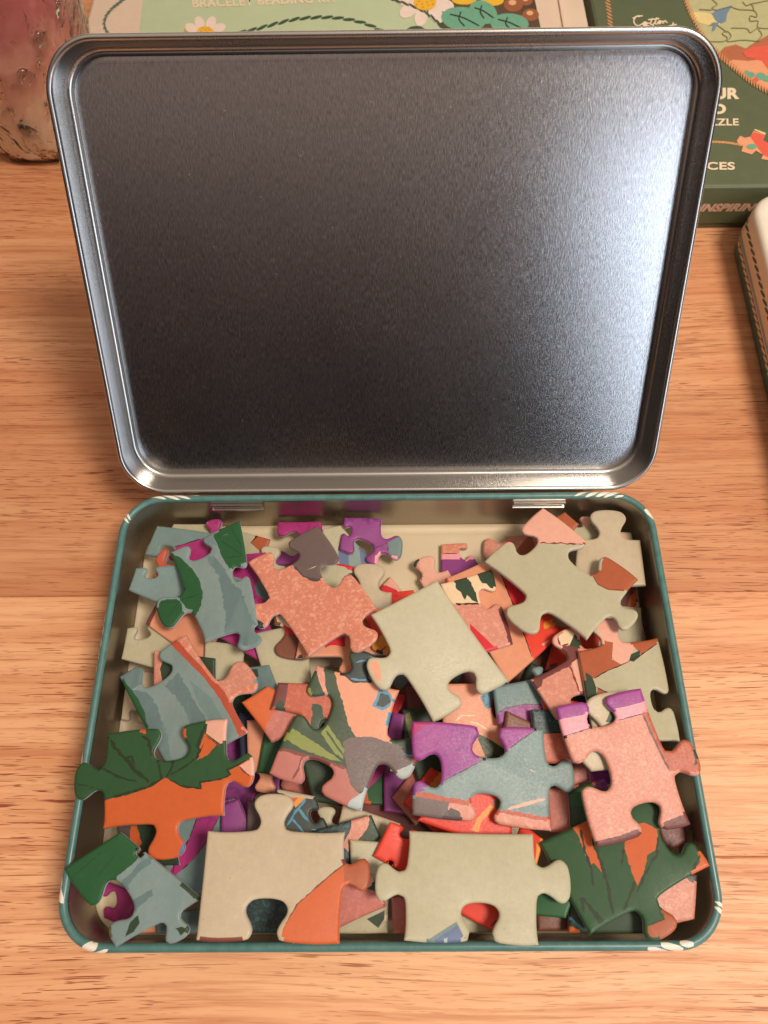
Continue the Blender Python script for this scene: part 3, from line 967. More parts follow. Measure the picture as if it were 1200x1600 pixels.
P('dusky pink piece in the dark gap right of the blue-grey piece', [(852, 1232), (905, 1225), (910, 1305), (858, 1300)], (None,) * 4, 'rose')
P('teal speckled piece with a salmon lower half, right of the blue-grey piece', [(830, 1108), (905, 1108), (908, 1192), (838, 1192)], (None,) * 4, 'redbrown', [('teal', [(828, 1104), (840, 1104), (915, 1100), (915, 1143), (848, 1147), (828, 1140)]), ('peach', [(824, 1110), (830, 1108), (829, 1132), (824, 1132)]), ('L', 'line', 1.5, [(846, 1146), (880, 1143), (905, 1142)])])
P('speckled bread-coloured piece with a raised round tab, right of centre', [(829, 1061), (925, 1012), (952, 1098), (870, 1124)], ((878, 985), None, (902, 1086), None), 'pink',
  [('maroon', [(862, 1040), (884, 1034), (880, 1018), (874, 1012), (902, 1006), (906, 1028), (888, 1042), (878, 1046), (848, 1062), (846, 1072), (838, 1078), (830, 1056)], 1), ('softpink', [(855, 1020), (858, 990), (872, 992), (876, 1008), (872, 1022)]), ('cream', [(871, 996), (885, 982), (900, 992), (890, 1008), (878, 1011)]), ('deepgreen', [(898, 990), (908, 1004), (906, 1014), (890, 1008)]), ('L', 'mortar', 2.4, [(871, 994), (876, 1010), (888, 1006)], 1), ('L', 'mortar', 2.6, [(888, 1034), (900, 1024)], 1), ('L', 'mortar', 2.6, [(889, 1036), (898, 1060), (910, 1096)], 1), ('softpink', [(893, 1036), (904, 1028), (912, 1090), (906, 1080)])])
P.zmin = -6
P('rust, pink and sage piece with a green leaf, by the right wall', [(903, 1016), (1035, 996), (1072, 1158), (928, 1152)], ((942, 966), (1018, 1094), None, None), 'sage',
  [('rust', [(895, 1010), (940, 1000), (958, 1004), (974, 1038), (945, 1050), (928, 1060), (912, 1062), (903, 1030)], 0.6), ('softpink', [(930, 960), (965, 960), (992, 1008), (984, 1034), (974, 1040), (956, 1030), (958, 1004), (936, 998)]), ('deepgreen', [(926, 1004), (934, 992), (940, 1000), (936, 1004)], 1), ('deepgreen', [(916, 1050), (912, 1066), (918, 1090), (926, 1098), (934, 1088), (930, 1070), (924, 1056)], 1), ('rust', [(934, 1074), (958, 1086), (945, 1100), (930, 1100)]), ('rust', [(984, 998), (1040, 985), (1036, 1000), (1002, 1023), (990, 1010)]), ('deepgreen', [(983, 1032), (986, 1022), (1000, 1016), (1000, 1026), (990, 1034)]), ('L', 'line', 1.6, [(928, 1060), (945, 1050), (974, 1038), (1000, 1024), (1036, 1000)], 0.6), ('L', 'line', 1.3, [(932, 1074), (958, 1086)]), ('L', 'line', 1.3, [(955, 1026), (961, 1033)])])
P('beige lobe with a dark leaf under the pink and purple piece', [(888, 1166), (1000, 1142), (1004, 1200), (925, 1205)], ((945, 1082), None, None, None), 'beige', [('deepgreen', [(946, 1128), (952, 1114), (966, 1104), (974, 1114), (962, 1128)], 1.2)])
P.zmin = -9
P('green piece with an orange and violet tip under the pink and purple piece', [(888, 1238), (946, 1212), (965, 1295), (892, 1302)], (None,) * 4, 'green', [('violet', [(926, 1228), (934, 1212), (950, 1212), (950, 1236)]), ('orange', [(922, 1218), (932, 1212), (934, 1218), (929, 1224)]), ('deepgreen', [(890, 1255), (912, 1262), (905, 1288), (890, 1290)])])
# --- front
P.zmin = -10
P('blue-grey piece with a magenta stripe under the maple leaf piece, front left', [(262, 1262), (366, 1248), (348, 1400), (255, 1392)], (None,) * 4, 'blue', [('magenta', [(308, 1276), (344, 1270), (326, 1312), (300, 1344), (270, 1372), (262, 1368), (274, 1346), (296, 1310)]), ('magenta', [(352, 1240), (360, 1250), (352, 1258)]), ('L', 'line', 1.2, [(308, 1276), (296, 1310), (274, 1346), (268, 1370)]), ('L', 'line', 1.2, [(342, 1276), (324, 1314), (300, 1345), (280, 1362)])])
P.zmin = -11
P('magenta piece with a rounded end, front left of centre', [(345, 1258), (372, 1248), (394, 1298), (345, 1320)], (None,) * 4, 'violet')
P.zmin = -11
P('small grey-blue end of a piece left of the sage tab at the front', [(386, 1252), (440, 1250), (450, 1330), (384, 1310)], (None,) * 4, 'grey')
P.zmin = -10
P('dark maple piece with orange and pink marks, front left', [(180, 1284), (262, 1276), (280, 1352), (190, 1352)], (None,) * 4, 'deepgreen', [('greydark', [(170, 1280), (204, 1280), (200, 1320), (170, 1330)]), ('orange', [(204, 1290), (214, 1290), (222, 1318), (212, 1330), (203, 1310)], 1), ('pink', [(194, 1316), (222, 1328), (208, 1344)])])
P.zmin = -13
P('peach piece low at the front left under the leafy blue-grey piece', [(192, 1446), (262, 1412), (274, 1472), (200, 1475)], (None,) * 4, 'peach', [('L', 'line', 2, [(198, 1470), (230, 1466), (262, 1446), (266, 1426)], 0.8)])
P.zmin = -14
P('blue-grey piece low at the front left', [(240, 1430), (325, 1418), (320, 1474), (242, 1474)], (None,) * 4, 'bluedark')
P.zmin = -10
P('dark teal speckled piece in the hollow of the front left sage piece', [(362, 1392), (465, 1392), (455, 1473), (372, 1473)], (None,) * 4, 'teal')
P.zmin = -10
P('plain sage piece low at the front middle with a green patch', [(524, 1396), (607, 1402), (606, 1474), (522, 1473)], (None,) * 4, 'sage', [('deepgreen', [(573, 1436), (602, 1422), (600, 1436), (591, 1450)]), ('L', 'cream', 1.5, [(603, 1424), (604, 1440), (594, 1450)])])
P.zmin = -9
P('brown-rose strip low at the front middle', [(611, 1402), (668, 1398), (668, 1472), (614, 1472)], (None,) * 4, 'rose', [('crimson', [(632, 1410), (680, 1405), (680, 1450), (632, 1446)])])
P.zmin = -10
P('sage piece low in the hollow of the front middle sage piece', [(680, 1422), (800, 1430), (798, 1474), (690, 1474)], (None,) * 4, 'sage')
P.zmin = -7
P('red piece in the hollow of the front middle sage piece', [(700, 1372), (800, 1380), (778, 1470), (706, 1420)], (None,) * 4, 'red', [('crimson', [(762, 1458), (790, 1420), (800, 1480)]), ('L', 'line', 1.6, [(763, 1452), (778, 1436)])])
P.zmin = -14
P('dark brown piece low at the front right of centre', [(838, 1410), (892, 1420), (890, 1473), (842, 1473)], (None,) * 4, 'brown')
P.zmin = -8
P('pink piece with a maroon edge in the front right corner', [(1000, 1352), (1094, 1366), (1104, 1453), (1008, 1471)], (None,) * 4, 'pink', [('greydark', [(1060, 1350), (1110, 1360), (1098, 1388), (1076, 1376)])])
P.zmin = -9
P('dark green and orange piece low at the front right', [(889, 1398), (1014, 1412), (1016, 1472), (890, 1471)], (None,) * 4, 'deepgreen', [('orange', [(880, 1436), (930, 1476), (880, 1480)]), ('L', 'cyan', 4, [(889, 1432), (910, 1452)], 0.8)])
P.zmin = -6
P('green piece behind the right tab of the front middle sage piece', [(838, 1362), (905, 1378), (885, 1435), (822, 1428)], (None,) * 4, 'green')
P.zmin = -8
P('red and orange sliver right of the front middle sage piece', [(815, 1285), (850, 1312), (836, 1366), (795, 1360)], (None,) * 4, 'red', [('amber', [(838, 1318), (852, 1308), (842, 1350), (836, 1356)])])
P.zmin = -12
P('dark red piece by the right wall above the green maple piece', [(1018, 1258), (1078, 1266), (1098, 1314), (1042, 1332)], (None,) * 4, 'maroon', [('crimson', [(1064, 1268), (1082, 1262), (1100, 1300), (1084, 1290)])])
P.zmin = -7
P('red and orange piece in the lower hollow of the purple and blue-grey piece', [(652, 1282), (700, 1225), (802, 1240), (800, 1335)], (None,) * 4, 'red', [('amber', [(738, 1298), (744, 1280), (766, 1258), (774, 1262), (752, 1284), (748, 1300)], 1), ('olive', [(770, 1252), (782, 1244), (796, 1256), (788, 1275), (776, 1268)])])
P('teal piece with blue lines and an orange top, behind the front left sage piece', [(430, 1232), (492, 1244), (520, 1312), (416, 1322)], (None, (486, 1278), None, None), 'petal',
  [('beige', [(420, 1225), (500, 1235), (496, 1250), (478, 1247), (452, 1246)]), ('amber', [(450, 1246), (478, 1246), (462, 1262)]), ('orange', [(450, 1246), (466, 1246), (458, 1256)]), ('L', 'cyan', 4, [(478, 1248), (462, 1268), (448, 1290)], 1), ('L', 'cyan', 4, [(466, 1262), (476, 1276), (484, 1284)], 1), ('L', 'cyan', 3, [(455, 1278), (468, 1292), (476, 1302)], 1), ('L', 'cyan', 2, [(486, 1296), (512, 1300)], 1)])
P('dark teal, pink and green piece right of the front left sage piece', [(484, 1300), (580, 1273), (595, 1308), (530, 1366)], (None,) * 4, 'teal', [('pink', [(550, 1280), (580, 1268), (576, 1292), (546, 1334), (534, 1320), (546, 1302)], 1), ('deepgreen', [(582, 1276), (600, 1300), (586, 1320), (542, 1334), (560, 1312), (574, 1294)], 0.8)])
P('sage round end between the orange tab and the red piece at the front', [(546, 1312), (602, 1316), (602, 1372), (548, 1384)], (None,) * 4, 'sage')
P('dusky pink piece right of the orange corner at the front', [(518, 1386), (575, 1358), (605, 1416), (526, 1452)], (None,) * 4, 'rose', [('deepgreen', [(572, 1388), (590, 1372), (590, 1394)]), ('softpink', [(574, 1366), (588, 1360), (590, 1376), (574, 1388)])])
P('bright red piece tucked under the left side of the front middle sage piece', [(583, 1338), (609, 1284), (712, 1318), (690, 1396)], (None, (632, 1310), None, (612, 1345)), 'red')
# --- top layer
P('peach and green striped piece with a brick patch and grey corner, centre of the pile', [(495, 1039), (624, 1078), (565, 1268), (420, 1208)], ((571, 1017), (651, 1190), (502, 1190), (514, 1118)), 'stripe',
  [('pink', [(492, 1036), (506, 1036), (508, 1060), (511, 1090), (504, 1078), (497, 1058)], 0.8),
   ('lime', [(478, 1072), (482, 1068), (492, 1100), (472, 1100), (468, 1090)], 0.8), ('L', 'stripe', 3, [(477, 1078), (486, 1098)]),
   ('lime', [(440, 1150), (458, 1138), (500, 1166), (535, 1190), (520, 1188), (470, 1170)], 1), ('lime', [(510, 1130), (538, 1170), (536, 1186), (522, 1176), (502, 1146)], 1), ('L', 'stripe', 3, [(510, 1142), (536, 1180)]),
   ('peach', [(522, 1041), (532, 1050), (560, 1066), (590, 1066), (640, 1080), (630, 1110), (612, 1162), (556, 1151), (544, 1130), (536, 1100), (528, 1072)], 1.2),
   ('petal', [(524, 1046), (552, 1066), (584, 1067), (596, 1055), (592, 1020), (570, 1008), (550, 1020), (546, 1048)], 1), ('L', 'line', 2.5, [(526, 1046), (552, 1065), (590, 1066)], 1), ('L', 'cyan', 2.5, [(548, 1060), (562, 1063), (578, 1062)], 0.8), ('L', 'cyan', 3, [(556, 1035), (574, 1032)], 0.8), ('L', 'cyan', 2.5, [(576, 1022), (584, 1028)], 0.6),
   ('cyan', [(592, 1078), (582, 1104), (598, 1110), (616, 1100), (612, 1086), (602, 1076)], 0.8), ('petal', [(595, 1083), (588, 1103), (598, 1105), (611, 1097), (607, 1086)], 0.8),
   ('cyan', [(622, 1108), (606, 1118), (602, 1134), (612, 1136), (626, 1122)], 0.8), ('petal', [(622, 1112), (611, 1120), (608, 1130), (614, 1132), (626, 1122)], 0.8),
   ('grey', [(536, 1160), (548, 1152), (580, 1151), (614, 1162), (634, 1168), (655, 1178), (655, 1200), (610, 1216), (590, 1215), (570, 1238), (556, 1237), (546, 1222), (540, 1190)], 0.8),
   ('petal', [(626, 1170), (636, 1162), (656, 1164), (652, 1182), (634, 1178)], 0.6), ('L', 'cyan', 2, [(628, 1176), (638, 1180), (648, 1180)], 0.6), ('crimson', [(642, 1184), (654, 1180), (652, 1196)]),
   ('brick', [(430, 1166), (478, 1181), (540, 1199), (548, 1226), (556, 1236), (566, 1242), (570, 1280), (500, 1262), (440, 1234), (410, 1210)], 0.6), ('pale', [(538, 1264), (548, 1250), (572, 1234), (570, 1275)]), ('pale', [(604, 1212), (625, 1202), (646, 1192), (648, 1206), (620, 1228)], 0.5),
   ('L', 'mortar', 5, [(430, 1168), (478, 1181), (516, 1193), (540, 1200)], 1), ('L', 'mortar', 4.5, [(473, 1181), (466, 1202), (456, 1218)], 1)])
P('salmon speckled piece with a dark grey corner, upper left of centre', [(387, 878), (496, 821), (588, 950), (482, 1026)], ((452, 883), (506, 905), (576, 1010), (393, 968)), 'salmon',
  [('grey', [(455, 878), (472, 900), (490, 907), (508, 905), (512, 892), (545, 885), (545, 870), (496, 812), (440, 840), (452, 862)], 1.2), ('L', 'greydark', 4, [(458, 884), (474, 900), (490, 906), (502, 906)], 1.5), ('L', 'cream', 1.2, [(480, 890), (496, 884)], 0.6), ('teal', [(392, 970), (402, 968), (412, 974), (408, 984), (398, 980)], 0.6), ('deepgreen', [(384, 884), (388, 880), (392, 884), (388, 888)], 0.5)])
P.zmin = -6
P('leafy blue-grey piece with two green leaves, upper left', [(265, 863), (374, 813), (402, 974), (320, 1003)], ((315, 871), (363, 898), (392, 1012), (247, 962)), 'bluelight',
  [('bluedark', [(322, 870), (334, 866), (352, 890), (362, 912), (378, 925), (392, 965), (420, 985), (400, 1015), (350, 1000), (352, 960), (346, 920), (340, 898)], 2.5),
   ('green', [(322, 842), (374, 806), (408, 872), (372, 882), (363, 896), (358, 888), (352, 880), (344, 864), (340, 850), (334, 840)], 0.8), ('bluedark', [(320, 850), (326, 828), (334, 829), (334, 844), (340, 852), (330, 850)]),
   ('green', [(264, 862), (285, 874), (302, 892), (312, 908), (317, 926), (314, 946), (306, 962), (294, 952), (281, 938), (281, 920), (274, 890)], 1), ('green', [(244, 950), (252, 938), (274, 934), (281, 939), (285, 950), (284, 962), (270, 986), (252, 976), (246, 964)], 0.8),
   ('L', 'veing', 1.6, [(381, 868), (376, 850), (360, 825)], 0.4), ('L', 'veing', 1.6, [(381, 868), (362, 856), (346, 846)], 0.4), ('L', 'veing', 1.6, [(400, 869), (381, 868), (352, 872)], 0.4), ('L', 'veing', 1.4, [(281, 938), (292, 905)], 0.4), ('L', 'veing', 1.4, [(281, 938), (314, 928)], 0.4), ('L', 'veing', 1.4, [(280, 940), (248, 942)], 0.4), ('L', 'veing', 1.4, [(280, 940), (262, 965)], 0.4), ('L', 'cream', 1, [(348, 837), (356, 834)], 0.5)])
P('blue-grey piece with a brown stripe and pink side, left', [(186, 1057), (290, 991), (388, 1143), (270, 1212)], ((250, 1065), (394, 1048), None, None), 'bluelight',
  [('bluedark', [(180, 1055), (228, 1030), (236, 1060), (210, 1078), (228, 1080), (244, 1100), (262, 1150), (275, 1215), (250, 1210), (220, 1140), (205, 1100)], 2), ('bluedark', [(256, 1072), (278, 1050), (296, 1080), (310, 1105), (324, 1126), (300, 1140), (288, 1110), (276, 1090), (264, 1078)], 2), ('blue', [(296, 1062), (330, 1090), (352, 1130), (360, 1170), (330, 1130), (310, 1100)]),
   ('stripebrown', [(262, 1002), (276, 998), (300, 1026), (330, 1056), (350, 1080), (372, 1120), (390, 1150), (376, 1158), (362, 1124), (342, 1090), (320, 1060), (290, 1030)], 0.6), ('salmon', [(276, 998), (296, 985), (330, 1030), (400, 1020), (400, 1080), (366, 1090), (395, 1142), (386, 1150), (372, 1120), (350, 1080), (330, 1056), (300, 1026)], 0.6), ('pink', [(336, 1052), (352, 1034), (374, 1026), (398, 1046), (394, 1070), (356, 1084)]),
   ('green', [(186, 1056), (204, 1076), (216, 1092), (226, 1112), (230, 1140), (218, 1140), (200, 1090)], 0.5), ('L', 'pale', 1, [(208, 1078), (228, 1062)])])
P('green maple leaf and orange piece resting on the left rim', [(166, 1147), (355, 1123), (350, 1274), (160, 1295)], ((267, 1188), (397, 1202), (259, 1343), (115, 1222)), 'maple',
  [('orange', [(140, 1258), (165, 1250), (200, 1242), (232, 1230), (258, 1215), (264, 1217), (282, 1228), (314, 1232), (315, 1221), (346, 1217), (362, 1210), (358, 1204), (372, 1196), (384, 1188), (410, 1180), (410, 1240), (360, 1285), (300, 1360), (230, 1360), (140, 1310)], 1),
   ('softpink', [(325, 1126), (362, 1118), (358, 1160), (344, 1162), (322, 1146)]), ('orange', [(320, 1146), (340, 1162), (324, 1180), (308, 1188), (312, 1166)], 0.8), ('orange', [(221, 1138), (230, 1135), (228, 1146), (224, 1147)]), ('orange', [(284, 1138), (291, 1136), (290, 1152), (286, 1150)]), ('softpink', [(374, 1196), (396, 1185), (396, 1212), (388, 1212)], 0.5), ('denim', [(282, 1326), (294, 1300), (300, 1340), (276, 1340)]),
   ('L', 'vein', 5, [(168, 1150), (180, 1168), (188, 1178), (200, 1190), (212, 1204), (232, 1222)], 1.8), ('L', 'vein', 3.125, [(158, 1198), (180, 1212), (214, 1222)], 1.4), ('L', 'vein', 3.125, [(118, 1224), (146, 1230), (140, 1236)], 1.5), ('L', 'vein', 6.25, [(222, 1150), (232, 1158), (240, 1186)], 2.5), ('L', 'vein', 3.75, [(247, 1186), (252, 1218)], 0.8), ('L', 'vein', 3.125, [(259, 1216), (266, 1204), (274, 1186)], 0.8), ('L', 'vein', 3.125, [(266, 1212), (290, 1196), (306, 1184), (318, 1164)], 1.5), ('L', 'vein', 4.375, [(322, 1130), (314, 1150), (308, 1166), (312, 1172), (306, 1186)], 1.4), ('L', 'vein', 3.125, [(262, 1216), (282, 1228), (314, 1232), (312, 1222), (344, 1218), (360, 1210), (354, 1202), (372, 1196), (388, 1186)], 1), ('L', 'vein', 3.125, [(160, 1250), (196, 1240), (230, 1230), (256, 1216)], 1.4), ('L', 'vein', 3.75, [(196, 1184), (206, 1182), (210, 1196)], 1.5), ('L', 'mortar', 1.6, [(322, 1150), (336, 1160), (346, 1168)], 0.8), ('L', 'mortar', 2.5, [(375, 1198), (382, 1206), (390, 1212)], 0.8)], over=True)
P.zmin = -1
P('green-ended blue-grey leafy piece in the front left corner', [(99, 1357), (187, 1300), (316, 1405), (180, 1480)], (None, (214, 1338), (280, 1470), (198, 1393)), 'bluelight',
  [('green', [(90, 1360), (187, 1288), (212, 1300), (222, 1326), (228, 1332), (212, 1346), (172, 1378), (166, 1382), (160, 1404), (140, 1428), (108, 1400)], 0.6), ('bluedark', [(178, 1386), (200, 1368), (222, 1344), (240, 1336), (238, 1346), (214, 1366), (196, 1388), (180, 1396)], 1.5), ('bluedark', [(186, 1418), (210, 1404), (238, 1390), (240, 1398), (216, 1418), (188, 1432)], 1.5), ('deepgreen', [(266, 1356), (280, 1360), (300, 1376), (318, 1412), (306, 1408), (292, 1392), (276, 1370)], 0.8), ('deepgreen', [(194, 1466), (204, 1440), (216, 1430), (218, 1442), (206, 1460)], 0.8), ('deepgreen', [(274, 1450), (290, 1448), (304, 1456), (296, 1464), (282, 1462)], 0.8), ('olive', [(158, 1456), (170, 1434), (176, 1434), (172, 1470)], 0.6), ('L', 'veing', 1.2, [(112, 1372), (160, 1330)], 0.4), ('L', 'veing', 1.2, [(150, 1372), (180, 1336)], 0.4)], over=True)
P('large plain sage piece standing out at the centre', [(683, 906), (795, 1063), (677, 1128), (579, 960)], (None, (716, 1054), (580, 1059), None), 'sage', [('peach', [(576, 1036), (586, 1030), (594, 1040), (596, 1062), (588, 1068)], 0.8)])
P.zmin = -9
P('beige sage piece with an upright tab at the back right', [(903, 842), (1009, 843), (1010, 914), (898, 918)], ((949, 796), None, None, None), 'beige')
P.zmin = -3.5
P('large sage piece with a pink corner and rust patch, back right', [(757, 877), (848, 787), (998, 905), (918, 999)], ((832, 858), (903, 886), (991, 974), (808, 978)), 'sage',
  [('softpink', [(780, 850), (796, 850), (833, 849), (917, 852), (930, 838), (850, 778), (796, 820)]), ('L', 'mortar', 2, [(834, 848), (876, 849), (917, 851)], 1.2), ('rust', [(944, 864), (1004, 902), (978, 924), (950, 922), (934, 914), (922, 894), (938, 890)]), ('L', 'mortar', 1.4, [(922, 892), (934, 913), (952, 921), (976, 922)], 0.4)])
P.zmin = -2
P('purple, pink and blue-grey piece right of centre', [(644, 1127), (850, 1139), (862, 1298), (645, 1273)], ((764, 1184), (898, 1212), (760, 1240), (690, 1204)), 'blue',
  [('bluelight', [(690, 1228), (760, 1190), (800, 1210), (860, 1230), (870, 1260), (700, 1250)], 1), ('purple', [(635, 1118), (752, 1122), (752, 1186), (766, 1181), (688, 1224), (636, 1236)]), ('L', 'line', 1.3, [(688, 1223), (766, 1182)]), ('purple', [(780, 1130), (842, 1136), (796, 1170), (780, 1176)]), ('L', 'line', 1.3, [(842, 1137), (797, 1169)]), ('purple', [(640, 1236), (650, 1226), (664, 1234), (648, 1242)]),
   ('L', 'softpink', 5, [(792, 1264), (815, 1258), (852, 1248)], 1), ('L', 'stripebrown', 8, [(646, 1240), (690, 1248), (734, 1256), (780, 1268), (830, 1276), (866, 1284)], 1.4), ('pink', [(700, 1254), (740, 1260), (790, 1272), (870, 1286), (870, 1305), (700, 1310)], 1), ('grey', [(640, 1242), (668, 1248), (702, 1253), (700, 1266), (682, 1284), (660, 1290), (640, 1280)], 0.5), ('greydark', [(684, 1282), (704, 1262), (718, 1268), (722, 1280), (742, 1282), (740, 1300), (700, 1300)], 0.8), ('magenta', [(640, 1120), (690, 1124), (646, 1150)]), ('purple', [(648, 1148), (676, 1128), (690, 1132), (690, 1160), (645, 1160)]), ('L', 'cream', 1.6, [(829, 1203), (836, 1207)])])
P.zmin = -4
P('green maple leaf piece with orange flames, front right', [(844, 1317), (1030, 1228), (1110, 1353), (923, 1461)], (None, (1040, 1318), (1042, 1464), None), 'maple',
  [('orange', [(896, 1288), (922, 1276), (925, 1312), (936, 1336), (940, 1364), (928, 1348), (920, 1352), (912, 1326)], 1.2), ('orange', [(986, 1286), (1008, 1286), (1028, 1296), (1028, 1326), (1012, 1336), (1006, 1362), (997, 1384), (990, 1370), (978, 1334), (976, 1322)], 1.2), ('orange', [(1088, 1322), (1120, 1352), (1078, 1368), (1094, 1346)], 0.8), ('rust', [(1012, 1448), (1036, 1438), (1040, 1424), (1046, 1414), (1070, 1424), (1066, 1450), (1040, 1470), (1010, 1462)], 1), ('deepgreen', [(1018, 1256), (1036, 1262), (1036, 1288), (1020, 1286)]),
   ('L', 'vein', 3.75, [(906, 1296), (914, 1330), (922, 1352), (928, 1384)], 1.5), ('L', 'vein', 5, [(926, 1310), (940, 1350), (950, 1384), (958, 1428)], 1.6), ('L', 'vein', 4.375, [(974, 1324), (972, 1352)], 1.5), ('L', 'vein', 3.75, [(1030, 1300), (1026, 1336), (1008, 1364), (996, 1394)], 1.5), ('L', 'vein', 5, [(992, 1376), (984, 1400), (974, 1424)], 1.6), ('L', 'vein', 6.25, [(908, 1402), (924, 1420), (942, 1444)], 2), ('L', 'vein', 4.375, [(906, 1404), (914, 1428)], 2), ('L', 'vein', 3.75, [(1088, 1318), (1094, 1336), (1080, 1364)], 1.4), ('L', 'vein', 2.5, [(1010, 1446), (1038, 1436), (1030, 1424), (1048, 1412)], 1), ('L', 'cream', 2, [(876, 1298), (882, 1306)], 1), ('L', 'cream', 2, [(888, 1292), (893, 1300)], 1)], over=True)
P.zmin = -1
P('pink speckled piece with purple and candy pink bands, right', [(869, 1105), (1002, 1075), (1080, 1288), (933, 1324)], ((944, 1134), (1091, 1180), (1006, 1255), (952, 1201)), 'pink',
  [('candy', [(860, 1095), (1010, 1065), (1012, 1114), (944, 1133), (880, 1152)]), ('purple', [(860, 1095), (1010, 1065), (1008, 1096), (978, 1104), (926, 1114), (874, 1124)]), ('L', 'line', 1.6, [(878, 1151), (944, 1132), (1012, 1113)], 0.5), ('redbrown', [(1004, 1112), (1012, 1112), (1030, 1150), (1060, 1130), (1100, 1150), (1100, 1210), (1046, 1204), (1030, 1172), (1016, 1140)], 0.6), ('L', 'maroon', 3, [(1004, 1114), (1016, 1142), (1030, 1172), (1046, 1203)], 1), ('deepgreen', [(1080, 1170), (1094, 1172), (1092, 1192), (1084, 1198), (1086, 1184)], 0.8), ('maroon', [(925, 1316), (960, 1308), (1002, 1294), (1002, 1322), (930, 1330)], 1), ('maroon', [(1030, 1288), (1074, 1270), (1090, 1290), (1036, 1306)], 1)], over=True)
P('sage piece with a rust corner and tab, front left', [(324, 1298), (539, 1300), (530, 1475), (306, 1469)], ((429, 1240), (578, 1367), (418, 1404), None), 'beige',
  [('orange', [(544, 1346), (520, 1364), (500, 1381), (464, 1414), (442, 1450), (436, 1485), (540, 1485), (590, 1400), (590, 1330), (560, 1330)]), ('rust', [(544, 1346), (536, 1352), (540, 1400), (580, 1400), (590, 1340), (560, 1332)]), ('L', 'mortar', 1.8, [(544, 1346), (520, 1364), (500, 1381), (464, 1414), (446, 1444)], 0.8), ('L', 'mortar', 2.5, [(306, 1466), (340, 1469), (380, 1467)], 0.8)], over=True)
P('sage piece with a blue corner stripe, overhanging the front rim in the middle', [(639, 1298), (833, 1303), (842, 1477), (631, 1470)], (None, (892, 1378), (750, 1411), (586, 1377)), 'sage',
  [('denim', [(654, 1478), (713, 1440), (724, 1462), (704, 1486)]), ('bluedark', [(654, 1478), (713, 1440), (715, 1445), (664, 1480)]), ('pale', [(676, 1484), (688, 1472), (700, 1464), (692, 1480)])], over=True)

map_pieces()
for _k, _d in enumerate(PIECES): build_piece(_d, _k)

# ------------------------------------------------------------------ printed boxes behind the tin
def box(name, x0, x1, y0, y1, z0, z1, mat, parent, bev=0.0008):
    bm = bmesh.new()
    bmesh.ops.create_cube(bm, size=1.0)
    for v in bm.verts:
        v.co = Vector(((x0 + x1) / 2 + v.co.x * (x1 - x0), (y0 + y1) / 2 + v.co.y * (y1 - y0), (z0 + z1) / 2 + v.co.z * (z1 - z0)))
    bmesh.ops.bevel(bm, geom=list(bm.edges), offset=bev, segments=3, affect='EDGES', profile=0.5)
    me = bpy.data.meshes.new(name)
    bm.to_mesh(me); bm.free()
    me.materials.append(mat)
    o = bpy.data.objects.new(name, me)
    COL.objects.link(o)
    o.parent = parent
    return o


def decal(name, pts2, z, mat, parent, off, th=0.00008):
    """flat print on a horizontal face: polygon in plan, a hair above the card"""
    v = [Vector((p[0], p[1])) for p in pts2]
    cv, ce, cf, *_ = delaunay_2d_cdt(v, [(i, (i + 1) % len(v)) for i in range(len(v))], [], 1, 1e-7)
    vs_ = [(q.x - off[0], q.y - off[1], z + th - off[2]) for q in cv]
    fs_ = []
    for f in cf:
        a, b, c = (vs_[i] for i in f[:3])
        fs_.append(f if (b[0] - a[0]) * (c[1] - a[1]) - (b[1] - a[1]) * (c[0] - a[0]) > 0 else f[::-1])
    return mesh_obj(name, vs_, fs_, mat, parent)


_lay = [0]


def pdecal(name, pix, z, mat, parent, off, lay=1):
    _lay[0] += 1
    lay = lay + 0.012 * (_lay[0] % 60)
    return decal(name, [px(x, y, (z, 0, 0))[:2] for x, y in pix], z, mat, parent, off, 0.00008 * lay)


def ell(cx, cy, rx, ry, n=28, a=0.0):
    ca, sa = math.cos(a), math.sin(a)
    return [(cx + rx * math.cos(t) * ca - ry * math.sin(t) * sa, cy + rx * math.cos(t) * sa + ry * math.sin(t) * ca) for t in (2 * math.pi * k / n for k in range(n))]


def stroke(pix, w):
    P_ = catmull(pix, 2.0)
    P_.append(np.array(pix[-1], float))
    L_, R_ = [], []
    for i, p in enumerate(P_):
        t_ = P_[min(i + 1, len(P_) - 1)] - P_[max(i - 1, 0)]
        t_ = t_ / (np.linalg.norm(t_) + 1e-9)
        k = w / 2
        L_.append((p[0] - t_[1] * k, p[1] + t_[0] * k))
        R_.append((p[0] + t_[1] * k, p[1] - t_[0] * k))
    return L_ + R_[::-1]


def rope_px(name, pix, z, mat, parent, off, pitch, width, lay=1, slant=0.55):
    """a printed twisted rope: one row of slanted lens shapes along a line"""
    P_ = catmull(pix, 1.0)
    P_.append(np.array(pix[-1], float))
    s, acc, vs_, fs_ = 0.0, 0.0, [], []
    for a, b in zip(P_[:-1], P_[1:]):
        acc += np.linalg.norm(b - a)
        if acc < pitch: continue
        acc = 0.0
        t_ = (b - a) / (np.linalg.norm(b - a) + 1e-9)
        n_ = np.array((-t_[1], t_[0]))
        d_ = t_ * math.cos(slant) + n_ * math.sin(slant)
        e_ = np.array((-d_[1], d_[0]))
        o_ = len(vs_)
        m_ = 12
        for k in range(m_):
            q = 2 * math.pi * k / m_
            c = a + d_ * math.cos(q) * width + e_ * math.sin(q) * min(pitch * 0.26, width * 0.24)
            w_ = px(c[0], c[1], (z, 0, 0))
            vs_.append((w_[0] - off[0], w_[1] - off[1], z + 0.00008 * lay + 0.000008 * (len(fs_) % 4) - off[2]))
        fs_.append(tuple(range(o_, o_ + m_))[::-1])
    return mesh_obj(name, vs_, fs_, mat, parent)


